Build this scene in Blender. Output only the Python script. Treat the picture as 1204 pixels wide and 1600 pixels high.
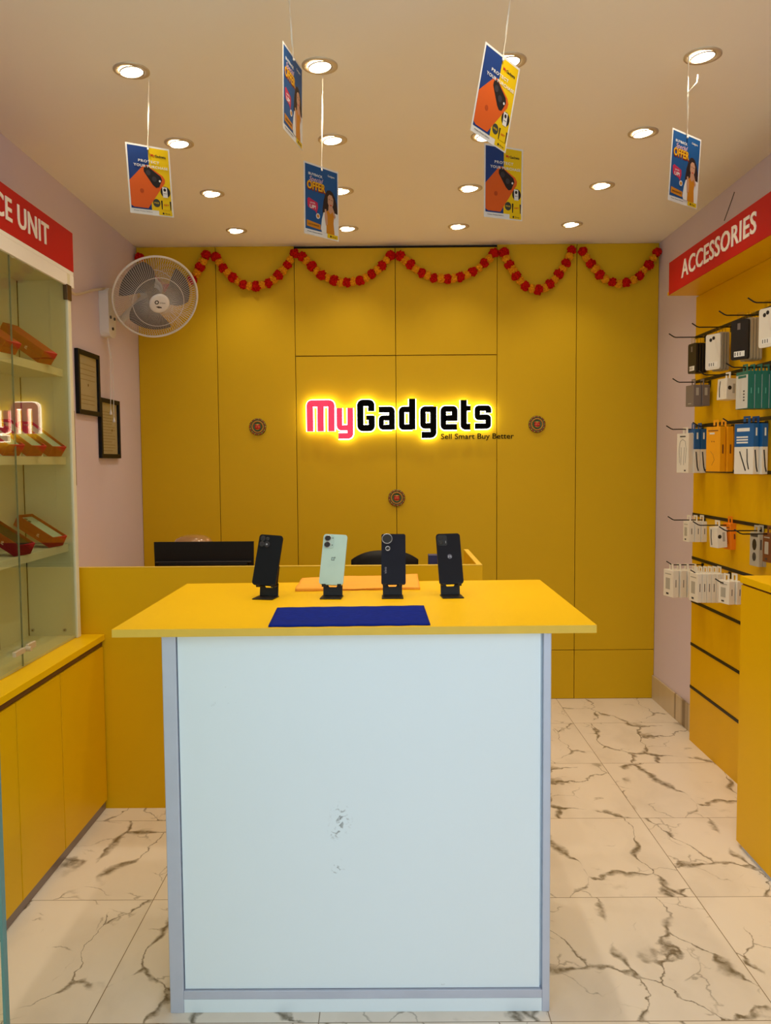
import bpy, bmesh, math, random
from math import sin, cos, pi, radians
from mathutils import Vector, Matrix, Euler
random.seed(7)
for o in list(bpy.data.objects): bpy.data.objects.remove(o)
scn = bpy.context.scene
col = scn.collection

# ------------------------------------------------------------------ camera
H, FPX = 1.448, 1277.118
PITCH, YAW, ROLL = .0619192, -.00379236, .0074032
def _rows():
    cy, sy, cp, sp, cr, sr = cos(YAW), sin(YAW), cos(PITCH), sin(PITCH), cos(ROLL), sin(ROLL)
    Rz = Matrix(((cy, -sy, 0), (sy, cy, 0), (0, 0, 1)))
    B = Matrix(((1, 0, 0), (0, 0, -1), (0, 1, 0)))
    P = Matrix(((1, 0, 0), (0, cp, -sp), (0, sp, cp)))
    Q = Matrix(((cr, sr, 0), (-sr, cr, 0), (0, 0, 1)))
    return Q @ P @ B @ Rz
RM = _rows()
cam_d = bpy.data.cameras.new('camera'); cam = bpy.data.objects.new('camera', cam_d); col.objects.link(cam)
cam_d.sensor_fit = 'VERTICAL'; cam_d.sensor_height = 24; cam_d.lens = 24*FPX/1600; cam_d.clip_start = .02
m4 = Matrix.Identity(4)
for i in range(3):
    m4[i][0] = RM[0][i]; m4[i][1] = -RM[1][i]; m4[i][2] = -RM[2][i]
m4.translation = (0, 0, H); cam.matrix_world = m4
scn.camera = cam
def _ray(px, py): return RM.transposed() @ Vector(((px-602)/FPX, (py-800)/FPX, 1))
def at(px, py, y):
    d = _ray(px, py); return Vector((0, 0, H)) + d*(y/d.y)
def atx(px, py, x):
    d = _ray(px, py); return Vector((0, 0, H)) + d*(x/d.x)

# ------------------------------------------------------------------ light
SKY_COL, SKY_STR = (.76, .90, 1.0), 1.5
LAMP_COL, LAMP_W = (1.0, .86, .66), 11.8
LAMP_EMIT = 14.0
LOGO_EMIT = 5.5
w = bpy.data.worlds.new('World'); scn.world = w; w.use_nodes = True
w.node_tree.nodes['Background'].inputs[0].default_value = (*SKY_COL, 1)
w.node_tree.nodes['Background'].inputs[1].default_value = SKY_STR
scn.view_settings.view_transform = 'Standard'; scn.view_settings.look = 'None'
scn.view_settings.gamma = 1; scn.view_settings.use_curve_mapping = False
scn.view_settings.exposure = 0.0

# ------------------------------------------------------------------ materials
def lin(c):
    return tuple(((v/255)/12.92 if v/255 <= .04045 else ((v/255+.055)/1.055)**2.4) for v in c)
MATS = {}
def mat(name, rgb, rough=.5, metal=0, emit=0, var=0, vscale=4, bump=0, spec=.5, coat=0):
    if name in MATS: return MATS[name]
    m = bpy.data.materials.new(name); m.use_nodes = True; nt = m.node_tree; b = nt.nodes['Principled BSDF']
    c = lin(rgb)
    b.inputs['Base Color'].default_value = (*c, 1)
    b.inputs['Roughness'].default_value = rough; b.inputs['Metallic'].default_value = metal
    b.inputs['Specular IOR Level'].default_value = spec
    b.inputs['Coat Weight'].default_value = coat
    if emit:
        b.inputs['Emission Color'].default_value = (*c, 1); b.inputs['Emission Strength'].default_value = emit
    if var or bump:
        tc = nt.nodes.new('ShaderNodeTexCoord'); n = nt.nodes.new('ShaderNodeTexNoise')
        n.inputs['Scale'].default_value = vscale; n.inputs['Detail'].default_value = 5
        nt.links.new(tc.outputs['Object'], n.inputs['Vector'])
        if var:
            mx = nt.nodes.new('ShaderNodeMix'); mx.data_type = 'RGBA'
            mx.inputs['A'].default_value = (*[v*(1-var) for v in c], 1); mx.inputs['B'].default_value = (*[min(1, v*(1+var)) for v in c], 1)
            nt.links.new(n.outputs['Fac'], mx.inputs['Factor']); nt.links.new(mx.outputs['Result'], b.inputs['Base Color'])
        if bump:
            bp = nt.nodes.new('ShaderNodeBump'); bp.inputs['Strength'].default_value = bump; bp.inputs['Distance'].default_value = .002
            nt.links.new(n.outputs['Fac'], bp.inputs['Height']); nt.links.new(bp.outputs['Normal'], b.inputs['Normal'])
    MATS[name] = m; return m

YEL = mat('yellow_laminate', (228, 178, 0), .45, spec=.2, var=.05, vscale=2.2)
YTOP = mat('yellow_laminate_top', (238, 190, 0), .45, spec=.2, var=.05, vscale=3)
YEDGE = mat('yellow_edge_band', (226, 186, 60), .45, var=.12, vscale=18)
YWALL = mat('yellow_wall_laminate', (214, 174, 22), .48, spec=.15, var=.05, vscale=1.3)
SEAM = mat('dark_seam', (34, 22, 8), .9)
PINK = mat('pink_paint', (216, 202, 216), .75, var=.05, vscale=1.6, bump=.15)
CEIL = mat('ceiling_paint', (250, 246, 238), .85, var=.02, vscale=1.1)
WHITE = mat('white_laminate', (226, 232, 232), .4)
SHELFW = mat('cream_laminate', (226, 222, 196), .45, var=.03)
ALU = mat('grey_aluminium_trim', (192, 198, 214), .45, metal=.25, var=.08, vscale=12)
KICK = mat('toe_kick_aluminium', (140, 126, 122), .4, metal=.5, var=.15, vscale=9)
BROWN = mat('brown_channel', (104, 64, 34), .5)
BLACK = mat('black_plastic', (12, 11, 13), .5, spec=.25)
BLACKM = mat('black_metal', (18, 16, 15), .45, metal=.3)
RED = mat('red_sign_panel', (190, 24, 18), .6, spec=.2)
SIGNW = mat('sign_white', (245, 240, 232), .5)
FANW = mat('fan_white', (225, 222, 222), .4)
CHROME = mat('satin_metal', (206, 192, 166), .45, metal=.35)
PINKL = mat('logo_pink', (250, 62, 108), .5, emit=.35)
LBLACK = mat('logo_black', (5, 5, 5), .7, spec=.05)
GLOW = mat('logo_led_white', (255, 253, 235), .5, emit=LOGO_EMIT)
LAMPM = mat('lamp_glow', (255, 236, 205), .5, emit=LAMP_EMIT)

def counter_white():
    m = mat('counter_white_laminate', (228, 240, 246), .35, var=.015, vscale=2); nt = m.node_tree; b = nt.nodes['Principled BSDF']
    src = b.inputs['Base Color'].links[0].from_socket
    tc = nt.nodes.new('ShaderNodeTexCoord')
    tot = None
    for (cx, cz, r, thr) in ((-.045, .52, .034, .52), (-.06, .49, .022, .50), (-.055, .385, .022, .60), (-.33, .83, .06, .66), (.21, .11, .05, .68)):
        d = nt.nodes.new('ShaderNodeVectorMath'); d.operation = 'SUBTRACT'; d.inputs[1].default_value = (cx, 0, cz)
        nt.links.new(tc.outputs['Object'], d.inputs[0])
        s = nt.nodes.new('ShaderNodeVectorMath'); s.operation = 'MULTIPLY'; s.inputs[1].default_value = (1, 0, .7); nt.links.new(d.outputs[0], s.inputs[0])
        l = nt.nodes.new('ShaderNodeVectorMath'); l.operation = 'LENGTH'; nt.links.new(s.outputs[0], l.inputs[0])
        fr = nt.nodes.new('ShaderNodeMapRange'); fr.inputs[1].default_value = r; fr.inputs[2].default_value = 0; fr.inputs[3].default_value = 0; fr.inputs[4].default_value = 1
        nt.links.new(l.outputs['Value'], fr.inputs[0])
        n = nt.nodes.new('ShaderNodeTexNoise'); n.inputs['Scale'].default_value = 55; n.inputs['Detail'].default_value = 6; n.inputs['Distortion'].default_value = 1.5
        nt.links.new(tc.outputs['Object'], n.inputs['Vector'])
        t = nt.nodes.new('ShaderNodeMapRange'); t.inputs[1].default_value = thr; t.inputs[2].default_value = thr+.08; nt.links.new(n.outputs['Fac'], t.inputs[0])
        mu = nt.nodes.new('ShaderNodeMath'); mu.operation = 'MULTIPLY'; nt.links.new(fr.outputs[0], mu.inputs[0]); nt.links.new(t.outputs[0], mu.inputs[1])
        if tot is None: tot = mu.outputs[0]
        else:
            a = nt.nodes.new('ShaderNodeMath'); a.operation = 'ADD'; nt.links.new(tot, a.inputs[0]); nt.links.new(mu.outputs[0], a.inputs[1]); tot = a.outputs[0]
    sc = nt.nodes.new('ShaderNodeMath'); sc.operation = 'MULTIPLY'; sc.inputs[1].default_value = .9; sc.use_clamp = True; nt.links.new(tot, sc.inputs[0])
    mx = nt.nodes.new('ShaderNodeMix'); mx.data_type = 'RGBA'; mx.inputs['B'].default_value = (*lin((120, 125, 125)), 1)
    nt.links.new(sc.outputs[0], mx.inputs['Factor']); nt.links.new(src, mx.inputs['A']); nt.links.new(mx.outputs['Result'], b.inputs['Base Color'])
    return m
CWHITE = counter_white()

def marble(name, base=(236, 226, 212), vein=(118, 106, 84), grout=True, X0=1.0097, Y0=4.4277, T=.6):
    m = bpy.data.materials.new(name); m.use_nodes = True; nt = m.node_tree; b = nt.nodes['Principled BSDF']
    b.inputs['Roughness'].default_value = .30
    N = nt.nodes.new; L = nt.links.new
    def math_(op, a, c=None, clamp=False):
        n = N('ShaderNodeMath'); n.operation = op; n.use_clamp = clamp
        for i, v in enumerate((a, c)):
            if v is None: continue
            if isinstance(v, (int, float)): n.inputs[i].default_value = v
            else: L(v, n.inputs[i])
        return n.outputs[0]
    def mr(v, a, c, d=0, e=1):
        n = N('ShaderNodeMapRange'); n.interpolation_type = 'SMOOTHSTEP'
        for i, q in enumerate((a, c, d, e)):
            if isinstance(q, (int, float)): n.inputs[i+1].default_value = q
            else: L(q, n.inputs[i+1])
        L(v, n.inputs[0]); return n.outputs[0]
    tc = N('ShaderNodeTexCoord'); sx = N('ShaderNodeSeparateXYZ'); L(tc.outputs['Object'], sx.inputs[0])
    ux = math_('DIVIDE', math_('SUBTRACT', sx.outputs[0], X0-10*T), T); uy = math_('DIVIDE', math_('SUBTRACT', sx.outputs[1], Y0-20*T), T)
    ix = math_('FLOOR', ux); iy = math_('FLOOR', uy); fx = math_('FRACT', ux); fy = math_('FRACT', uy)
    # a small set of printed tile faces that repeat, as on the real floor
    k = math_('FLOORED_MODULO', math_('ADD', math_('MULTIPLY', ix, 2.0), math_('MULTIPLY', iy, 3.0)), 5.0)
    cb = N('ShaderNodeCombineXYZ'); L(math_('ADD', math_('MULTIPLY', fx, T), math_('MULTIPLY', k, 3.7)), cb.inputs[0]); L(math_('MULTIPLY', fy, T), cb.inputs[1])
    L(math_('MULTIPLY', k, 1.3), cb.inputs[2])
    P = cb.outputs[0]
    def warp(scale, amt, det=4):
        n = N('ShaderNodeTexNoise'); n.inputs['Scale'].default_value = scale; n.inputs['Detail'].default_value = det; L(P, n.inputs['Vector'])
        s = N('ShaderNodeVectorMath'); s.operation = 'SUBTRACT'; s.inputs[1].default_value = (.5, .5, .5); L(n.outputs['Color'], s.inputs[0])
        c = N('ShaderNodeVectorMath'); c.operation = 'SCALE'; c.inputs['Scale'].default_value = amt; L(s.outputs[0], c.inputs[0])
        a = N('ShaderNodeVectorMath'); a.operation = 'ADD'; L(P, a.inputs[0]); L(c.outputs[0], a.inputs[1]); return a.outputs[0]
    def noise(scale, vec, det=3):
        n = N('ShaderNodeTexNoise'); n.inputs['Scale'].default_value = scale; n.inputs['Detail'].default_value = det; L(vec, n.inputs['Vector']); return n.outputs['Fac']
    def edges(scale, vec):
        v = N('ShaderNodeTexVoronoi'); v.feature = 'DISTANCE_TO_EDGE'; v.inputs['Scale'].default_value = scale; L(vec, v.inputs['Vector']); return v.outputs['Distance']
    mp_ = N('ShaderNodeMapping'); mp_.inputs['Rotation'].default_value = (0, 0, .7); mp_.inputs['Scale'].default_value = (1.5, .8, 1); L(warp(4.5, .20, 7), mp_.inputs['Vector']); wv = mp_.outputs[0]
    d1 = edges(2.3, wv)
    wid = mr(noise(5.5, P), .45, .68, .008, .085)
    v1 = math_('MULTIPLY', math_('SUBTRACT', 1.0, mr(d1, 0.0, wid)), mr(noise(3.4, wv), .41, .50))
    v1 = math_('MULTIPLY', v1, mr(noise(45, P, 5), .25, .6, .45, 1))
    d2 = edges(5.5, warp(7, .16, 6))
    v2 = math_('MULTIPLY', math_('MULTIPLY', math_('SUBTRACT', 1.0, mr(d2, 0.0, .022)), mr(noise(5, wv), .52, .64)), .5)
    cloud = math_('MULTIPLY', mr(noise(3.5, wv, 5), .42, .8), .16)
    vv = math_('ADD', math_('MAXIMUM', v1, v2), cloud, True)
    mx = N('ShaderNodeMix'); mx.data_type = 'RGBA'; mx.inputs['A'].default_value = (*lin(base), 1); mx.inputs['B'].default_value = (*lin(vein), 1)
    L(vv, mx.inputs['Factor']); out = mx.outputs['Result']
    if grout:
        gx = math_('MINIMUM', fx, math_('SUBTRACT', 1.0, fx)); gy = math_('MINIMUM', fy, math_('SUBTRACT', 1.0, fy))
        g = math_('LESS_THAN', math_('MINIMUM', gx, gy), .0022)
        m2 = N('ShaderNodeMix'); m2.data_type = 'RGBA'; m2.inputs['B'].default_value = (*lin((140, 122, 96)), 1)
        L(g, m2.inputs['Factor']); L(out, m2.inputs['A']); out = m2.outputs['Result']
    L(out, b.inputs['Base Color']); return m
FLOORM = marble('marble_tiles')
BASEM = marble('marble_skirting', (205, 186, 155), (120, 98, 66), grout=False, X0=.2, T=3.1)

def glass(name, tint=(.86, .93, .84), fac=.07):
    m = bpy.data.materials.new(name); m.use_nodes = True; nt = m.node_tree; nt.nodes.clear()
    o = nt.nodes.new('ShaderNodeOutputMaterial'); t = nt.nodes.new('ShaderNodeBsdfTransparent'); g = nt.nodes.new('ShaderNodeBsdfGlossy'); x = nt.nodes.new('ShaderNodeMixShader')
    lw = nt.nodes.new('ShaderNodeLayerWeight'); lw.inputs['Blend'].default_value = .5
    pw = nt.nodes.new('ShaderNodeMath'); pw.operation = 'POWER'; pw.inputs[1].default_value = 5; nt.links.new(lw.outputs['Facing'], pw.inputs[0])
    f = nt.nodes.new('ShaderNodeMath'); f.operation = 'MULTIPLY_ADD'; f.inputs[1].default_value = .96; f.inputs[2].default_value = .04; nt.links.new(pw.outputs[0], f.inputs[0])
    t.inputs[0].default_value = (*tint, 1); g.inputs['Roughness'].default_value = .01
    nt.links.new(f.outputs[0], x.inputs[0]); nt.links.new(t.outputs[0], x.inputs[1]); nt.links.new(g.outputs[0], x.inputs[2]); nt.links.new(x.outputs[0], o.inputs[0])
    return m
GLASS = glass('cabinet_glass', (.90, .92, .82)); CLEAR = glass('clear_plastic', (.93, .92, .88)); PANE = glass('frame_pane', (.97, .97, .95))
GLEDGE2 = mat('glass_edge_grey', (120, 124, 100), .3)
GLEDGE = mat('glass_edge_green', (70, 110, 96), .2)

# ------------------------------------------------------------------ mesh builder
I4 = Matrix.Identity(4)
def T(x, y, z): return Matrix.Translation((x, y, z))
def RZ(a): return Matrix.Rotation(a, 4, 'Z')
def RX(a): return Matrix.Rotation(a, 4, 'X')
def RY(a): return Matrix.Rotation(a, 4, 'Y')
class MB:
    def __init__(s, mx=None): s.v = []; s.f = []; s.m = []; s.mats = []; s.sm = []; s.mx = mx or I4
    def mi(s, m):
        if m not in s.mats: s.mats.append(m)
        return s.mats.index(m)
    def add(s, vs, fs, m, mx=None, smooth=False):
        b = len(s.v); X = s.mx @ (mx or I4); s.v += [X @ Vector(p) for p in vs]; k = s.mi(m)
        for f in fs: s.f.append([b+i for i in f]); s.m.append(k); s.sm.append(smooth)
        return s
    def box(s, a, c, m, mx=None):
        (x0, y0, z0), (x1, y1, z1) = a, c
        vs = [(x, y, z) for z in (z0, z1) for y in (y0, y1) for x in (x0, x1)]
        return s.add(vs, [(0, 2, 3, 1), (4, 5, 7, 6), (0, 1, 5, 4), (2, 6, 7, 3), (0, 4, 6, 2), (1, 3, 7, 5)], m, mx)
    def prism(s, pts, z0, z1, m, mx=None, side=None, smooth=False):   # pts in local xy, extruded in z
        n = len(pts); vs = [(x, y, z0) for x, y in pts]+[(x, y, z1) for x, y in pts]
        s.add(vs, [tuple(range(n))[::-1], tuple(range(n, 2*n))], m, mx)
        s.add(vs, [(i, (i+1) % n, n+(i+1) % n, n+i) for i in range(n)], side or m, mx, smooth); return s
    def lathe(s, prof, m, mx=None, n=32, smooth=True):   # prof (r,z)
        vs = []; fs = []
        for r, z in prof:
            for i in range(n): vs.append((r*cos(2*pi*i/n), r*sin(2*pi*i/n), z))
        for j in range(len(prof)-1):
            for i in range(n): fs.append((j*n+i, j*n+(i+1) % n, (j+1)*n+(i+1) % n, (j+1)*n+i))
        return s.add(vs, fs, m, mx, smooth)
    def cyl(s, r, z0, z1, m, mx=None, n=24, r2=None):
        r2 = r if r2 is None else r2
        s.lathe([(r, z0), (r2, z1)], m, mx, n)
        s.add([(r*cos(2*pi*i/n), r*sin(2*pi*i/n), z0) for i in range(n)], [tuple(range(n))[::-1]], m, mx)
        s.add([(r2*cos(2*pi*i/n), r2*sin(2*pi*i/n), z1) for i in range(n)], [tuple(range(n))], m, mx); return s
    def tube(s, pts, r, m, mx=None, n=8, close=False):
        pts = [Vector(p) for p in pts]; rings = []; N_ = len(pts)
        up = None
        vs = []; fs = []
        for i, p in enumerate(pts):
            if close: t = (pts[(i+1) % N_]-pts[i-1]).normalized()
            else: t = (pts[min(i+1, N_-1)]-pts[max(i-1, 0)]).normalized()
            if up is None: up = Vector((0, 0, 1)) if abs(t.z) < .9 else Vector((1, 0, 0))
            a = t.cross(up).normalized(); up = a.cross(t).normalized()
            for k in range(n): vs.append(p+(a*cos(2*pi*k/n)+up*sin(2*pi*k/n))*r)
        R_ = N_ if close else N_-1
        for i in range(R_):
            j = (i+1) % N_
            for k in range(n): fs.append((i*n+k, i*n+(k+1) % n, j*n+(k+1) % n, j*n+k))
        if not close: fs += [tuple(range(n))[::-1], tuple(range((N_-1)*n, N_*n))]
        return s.add(vs, fs, m, mx, True)
    def sphere(s, c, r, m, mx=None, nu=16, nv=10, sc=(1, 1, 1)):
        prof = [(max(r*sin(pi*j/nv), 1e-5), -r*cos(pi*j/nv)) for j in range(nv+1)]
        X = (mx or I4) @ T(*c) @ Matrix.Diagonal((*sc, 1)); return s.lathe(prof, m, X, nu)
    def text(s, txt, m, mx, size=1, xs=1, z=.0005, off=0, align='LEFT', shear=0, space=1):
        vs, fs = text_geo(txt, off, shear, space)
        w_ = (max(v[0] for v in vs)-min(v[0] for v in vs)) if vs else 0; x0 = min(v[0] for v in vs)
        sh = {'LEFT': -x0, 'CENTER': -x0-w_/2, 'RIGHT': -x0-w_}[align]
        s.add([((v[0]+sh)*size*xs, v[1]*size, z if v[2] > 0 else 0) for v in vs], fs, m, mx); return s
    def build(s, name, parent=None, bevel=0, origin=None, seg=2, **props):
        me = bpy.data.meshes.new(name)
        o_ = Vector(origin) if origin else Vector((0, 0, 0))
        me.from_pydata([v-o_ for v in s.v], [], s.f)
        for m in s.mats: me.materials.append(m)
        me.polygons.foreach_set('material_index', s.m); me.polygons.foreach_set('use_smooth', s.sm); me.update()
        ob = bpy.data.objects.new(name, me); col.objects.link(ob); ob.location = o_
        if parent: ob.parent = parent
        if bevel:
            bv = ob.modifiers.new('bevel', 'BEVEL'); bv.width = bevel; bv.segments = seg; bv.limit_method = 'ANGLE'; bv.angle_limit = radians(50)
        for k, v in props.items(): ob[k] = v
        return ob
_tc = {}
def text_geo(txt, off=0, shear=0, space=1):
    key = (txt, off, shear, space)
    if key in _tc: return _tc[key]
    c = bpy.data.curves.new('lettering_curve', 'FONT'); c.body = txt; c.size = 1; c.extrude = .01; c.offset = off; c.shear = shear; c.space_character = space; c.resolution_u = 3
    o = bpy.data.objects.new('lettering_curve', c); col.objects.link(o)
    bpy.context.view_layer.update()
    me = bpy.data.meshes.new_from_object(o.evaluated_get(bpy.context.evaluated_depsgraph_get()))
    vs = [tuple(v.co) for v in me.vertices]; fs = [tuple(p.vertices) for p in me.polygons]
    bpy.data.objects.remove(o); bpy.data.curves.remove(c); bpy.data.meshes.remove(me)
    _tc[key] = (vs, fs); return _tc[key]
def thing(name, label, cat, loc=(0, 0, 0), rot=(0, 0, 0), group=None):
    o = bpy.data.objects.new(name, None); col.objects.link(o); o.empty_display_size = .05
    o.location = loc; o.rotation_euler = rot; tag(o, label, cat, group); return o
def tag(o, label, cat, group=None):
    o['label'] = label; o['category'] = cat
    if group: o['group'] = group
    return o
def dup(root, loc=None, rot=None, label=None):
    r = root.copy(); col.objects.link(r)
    if loc is not None: r.location = loc
    if rot is not None: r.rotation_euler = rot
    if label: r['label'] = label
    for ch in list(root.children):
        c = ch.copy(); col.objects.link(c); c.parent = r
        for g in list(ch.children):
            d = g.copy(); col.objects.link(d); d.parent = c
    return r
def rrect(x0, y0, x1, y1, r, n=5):
    out = []
    for cx, cy, a in ((x1-r, y1-r, 0), (x0+r, y1-r, 90), (x0+r, y0+r, 180), (x1-r, y0+r, 270)):
        for i in range(n+1):
            t = radians(a+90*i/n); out.append((cx+r*cos(t), cy+r*sin(t)))
    return out
def struct(o): o['kind'] = 'structure'; return o

# ------------------------------------------------------------------ the room
YB, ZC, XL, XR, YF0 = 4.89, 2.715, -1.475, 1.60, .35
b = MB(); b.box((-2.4, -1.2, -.05), (2.6, YB+.1, 0), FLOORM); struct(b.build('floor'))
b = MB(); b.box((XL-.1, YF0, ZC), (XR+.1, YB+.1, ZC+.08), CEIL)
struct(b.build('ceiling'))
b = MB(); b.box((XL-.1, YF0, 0), (XL, YB+.1, ZC), PINK); struct(b.build('wall_left'))
b = MB(); b.box((XR, YF0, 0), (XR+.1, YB+.1, ZC), PINK)
b.tube([atx(1147, 300, XR-.001), atx(1143, 312, XR-.001), atx(1131, 345, XR-.001)], .002, mat('crack_dark', (70, 56, 52), .9), n=5)  # thin dark crack line on the paint, drawn as a slim tube
struct(b.build('wall_right'))
b = MB(); b.box((XR-.012, YB-.74, 0), (XR, YB, .143), BASEM); struct(b.build('baseboard_right', bevel=.002))
# back wall: brown backing and laminate panels with open joints
b = MB(); b.box((XL, YB+.012, 0), (XR, YB+.09, ZC-.001), SEAM)
cx = [XL, -1.008, -.545, .049, .648, 1.117, XR]; g = .0017
for i in range(6):
    x0, x1 = cx[i]+g, cx[i+1]-g
    hasflap = i in (2, 3)
    zs = [.0, .300, 2.074, 2.700] if hasflap else [0, .300, ZC+.001]
    for k in range(len(zs)-1):
        dy = .004 if (hasflap and k == 2) else 0
        b.box((x0, YB-dy, zs[k]+g), (x1, YB+.014, zs[k+1]-g), YWALL)
struct(b.build('wall_back', bevel=.0012))

# glass entrance door leaf at the left edge of the view
pg = at(7, 1560, 1.15)
b = MB(); b.box((pg.x-.80, pg.y-.006, .02), (pg.x, pg.y+.006, 2.2), GLASS)
b.box((pg.x, pg.y-.006, .02), (pg.x+.004, pg.y+.006, 2.2), GLEDGE)
struct(b.build('door_1'))

# ------------------------------------------------------------------ ceiling downlights
def make_downlight():
    t = thing('downlight', '', 'ceiling light', (0, 0, ZC))
    b = MB(); b.lathe([(.0575, 0), (.0575, -.003), (.052, -.0045), (.042, -.004), (.0385, -.0015), (.0385, 0)], CHROME, n=40)
    b.build('trim_ring', t)
    b = MB(); b.cyl(.0355, -.0032, -.0012, LAMPM, n=32); b.build('bulb', t)
    b = MB(); b.lathe([(.0356, -.001), (.0356, -.0045), (.0372, -.0048), (.0384, -.001)], CHROME, n=32); b.build('gimbal', t)
    return t
rows = ('nearest', 'second', 'third', 'farthest')
clab = ('left-hand column of downlights', 'second column from the left', 'third column from the left', 'right-hand column of downlights')
xs = (-.82, -.21, .39, .998)
proto = make_downlight(); first = True
for i, x in enumerate(xs):
    for j in range(4):
        y = (2.722, 3.325, 3.935, 4.555)[j] - .028*i*.75
        lab = 'round recessed ceiling spotlight, %s of the four in the %s' % (rows[j], clab[i])
        o = proto if first else dup(proto)
        o.location = (x, y, ZC); o['label'] = lab; o['group'] = 'recessed ceiling spotlights'; first = False
        tl = [(.0, .22), (0, .0), (0, 0), (0, -.0)][i]
        if i == 0:
            for ch in o.children:
                if ch.name.startswith(('bulb', 'gimbal')): ch.rotation_euler = (0, -.13, 0); ch.location = (0, 0, -.003)
def lamp(x, y, wt=1.0):
    ld = bpy.data.lights.new('downlight_beam', 'SPOT'); ld.energy = LAMP_W*wt; ld.color = LAMP_COL; ld.spot_size = radians(112); ld.spot_blend = 1.0; ld.shadow_soft_size = .022
    lo = bpy.data.objects.new('downlight_beam', ld); col.objects.link(lo); lo.location = (x, y, ZC-.02)
for i, x in enumerate(xs):
    for j, y in enumerate((2.722, 3.325, 3.935, 4.555)): lamp(x, y - .02*i)
    lamp(x, 2.09, 1.0)

# ------------------------------------------------------------------ service counter in the foreground
t = thing('service_counter', 'white laminate display counter with overhanging yellow top in the foreground', 'counter', (-.085, 2.35, 0))
X = T(.085, -2.35, 0)
def cb(): return MB(X)
b = cb(); b.box((-.582, 2.085, .0), (.414, 2.72, 1.008), CWHITE)
b.mx = X; b.box((-.545, 2.074, .062), (.388, 2.09, 1.008), CWHITE); body = b.build('body', t)
b = cb(); b.box((-.584, 2.066, 0), (-.548, 2.09, 1.008), ALU); b.build('corner_trim', t, bevel=.002)
b = cb(); b.box((.394, 2.066, 0), (.414, 2.09, 1.008), ALU); b.build('corner_trim', t, bevel=.002)
b = cb(); b.box((-.548, 2.066, .038), (.394, 2.09, .060), ALU); b.build('bottom_rail', t, bevel=.001)
b = cb(); b.box((-.548, 2.068, .0), (.394, 2.09, .0365), CWHITE); b.build('plinth', t, bevel=.001)
b = cb()
poly = [(-.700, 2.035), (.526, 2.053), (.528, 2.850), (-.700, 2.812)]
b.prism(poly, 1.0095, 1.0295, YTOP, side=YEDGE); b.build('countertop', t, bevel=.0008)

ZT = 1.030
# blue mat and folded orange cloth
def wobble_cloth(px_pts, z, th, m, name, label, cat, amp=.001, folds=1):
    c = []
    for (px, py) in px_pts:
        d = _ray(px, py); c.append(Vector((0, 0, H))+d*((z-H)/d.z))
    org = sum(c, Vector())/4; org.z = z
    b = MB(); n, k = 40, 14
    rnd = random.Random(3)
    def P(u, v, dz):
        p = (c[0]*(1-u)+c[3]*u)*(1-v)+(c[1]*(1-u)+c[2]*u)*v
        e = sin(u*37+v*5)*.0012*(1 if v in (0, 1) else .2)
        return Vector((p.x, p.y+e*1.5, z+dz))
    for layer in range(folds):
        z0 = layer*th/folds; z1 = (layer+1)*th/folds*.96; ins = .004*layer
        vs = []; fs = []
        for j in range(k+1):
            for i in range(n+1):
                u, v = i/n, j/k
                dz = z1+amp*(sin(u*9+v*4+layer)+sin(v*11-u*3))*.5*(1 if z1 > 0 else 0)
                vs.append(P(u, v, max(dz, z0+.0008)))
        W_ = n+1
        for j in range(k):
            for i in range(n): fs.append((j*W_+i, j*W_+i+1, (j+1)*W_+i+1, (j+1)*W_+i))
        border = [i for i in range(W_)]+[j*W_+n for j in range(1, k+1)]+[k*W_+i for i in range(n-1, -1, -1)]+[j*W_ for j in range(k-1, 0, -1)]
        base = len(vs)
        for q in border: p = vs[q]; vs.append(Vector((p.x, p.y, z+z0)))
        nb = len(border)
        for i in range(nb): fs.append((border[i], base+i, base+(i+1) % nb, border[(i+1) % nb]))
        fs.append(tuple(base+i for i in range(nb))[::-1])
        b.add(vs, fs, m, smooth=True)
    o = b.build(name, origin=org); tag(o, label, cat); return o
BLUE = mat('blue_microfibre', (14, 36, 130), .95, spec=.1, var=.25, vscale=60, bump=.6)
ORC = mat('orange_cloth', (255, 172, 52), .85, var=.06, vscale=14)
wobble_cloth([(419, 980), (433, 951), (662, 948), (672, 977)], ZT, .004, BLUE, 'blue_mat', 'dark blue felt cloth mat lying flat at the front of the yellow countertop', 'mat', .0004, 2)
wobble_cloth([(461, 924), (472, 905), (652, 901), (656, 921)], ZT, .008, ORC, 'folded_cloth', 'orange folded cleaning cloth lying behind the phones on the countertop', 'cloth', .003, 2)

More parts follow.
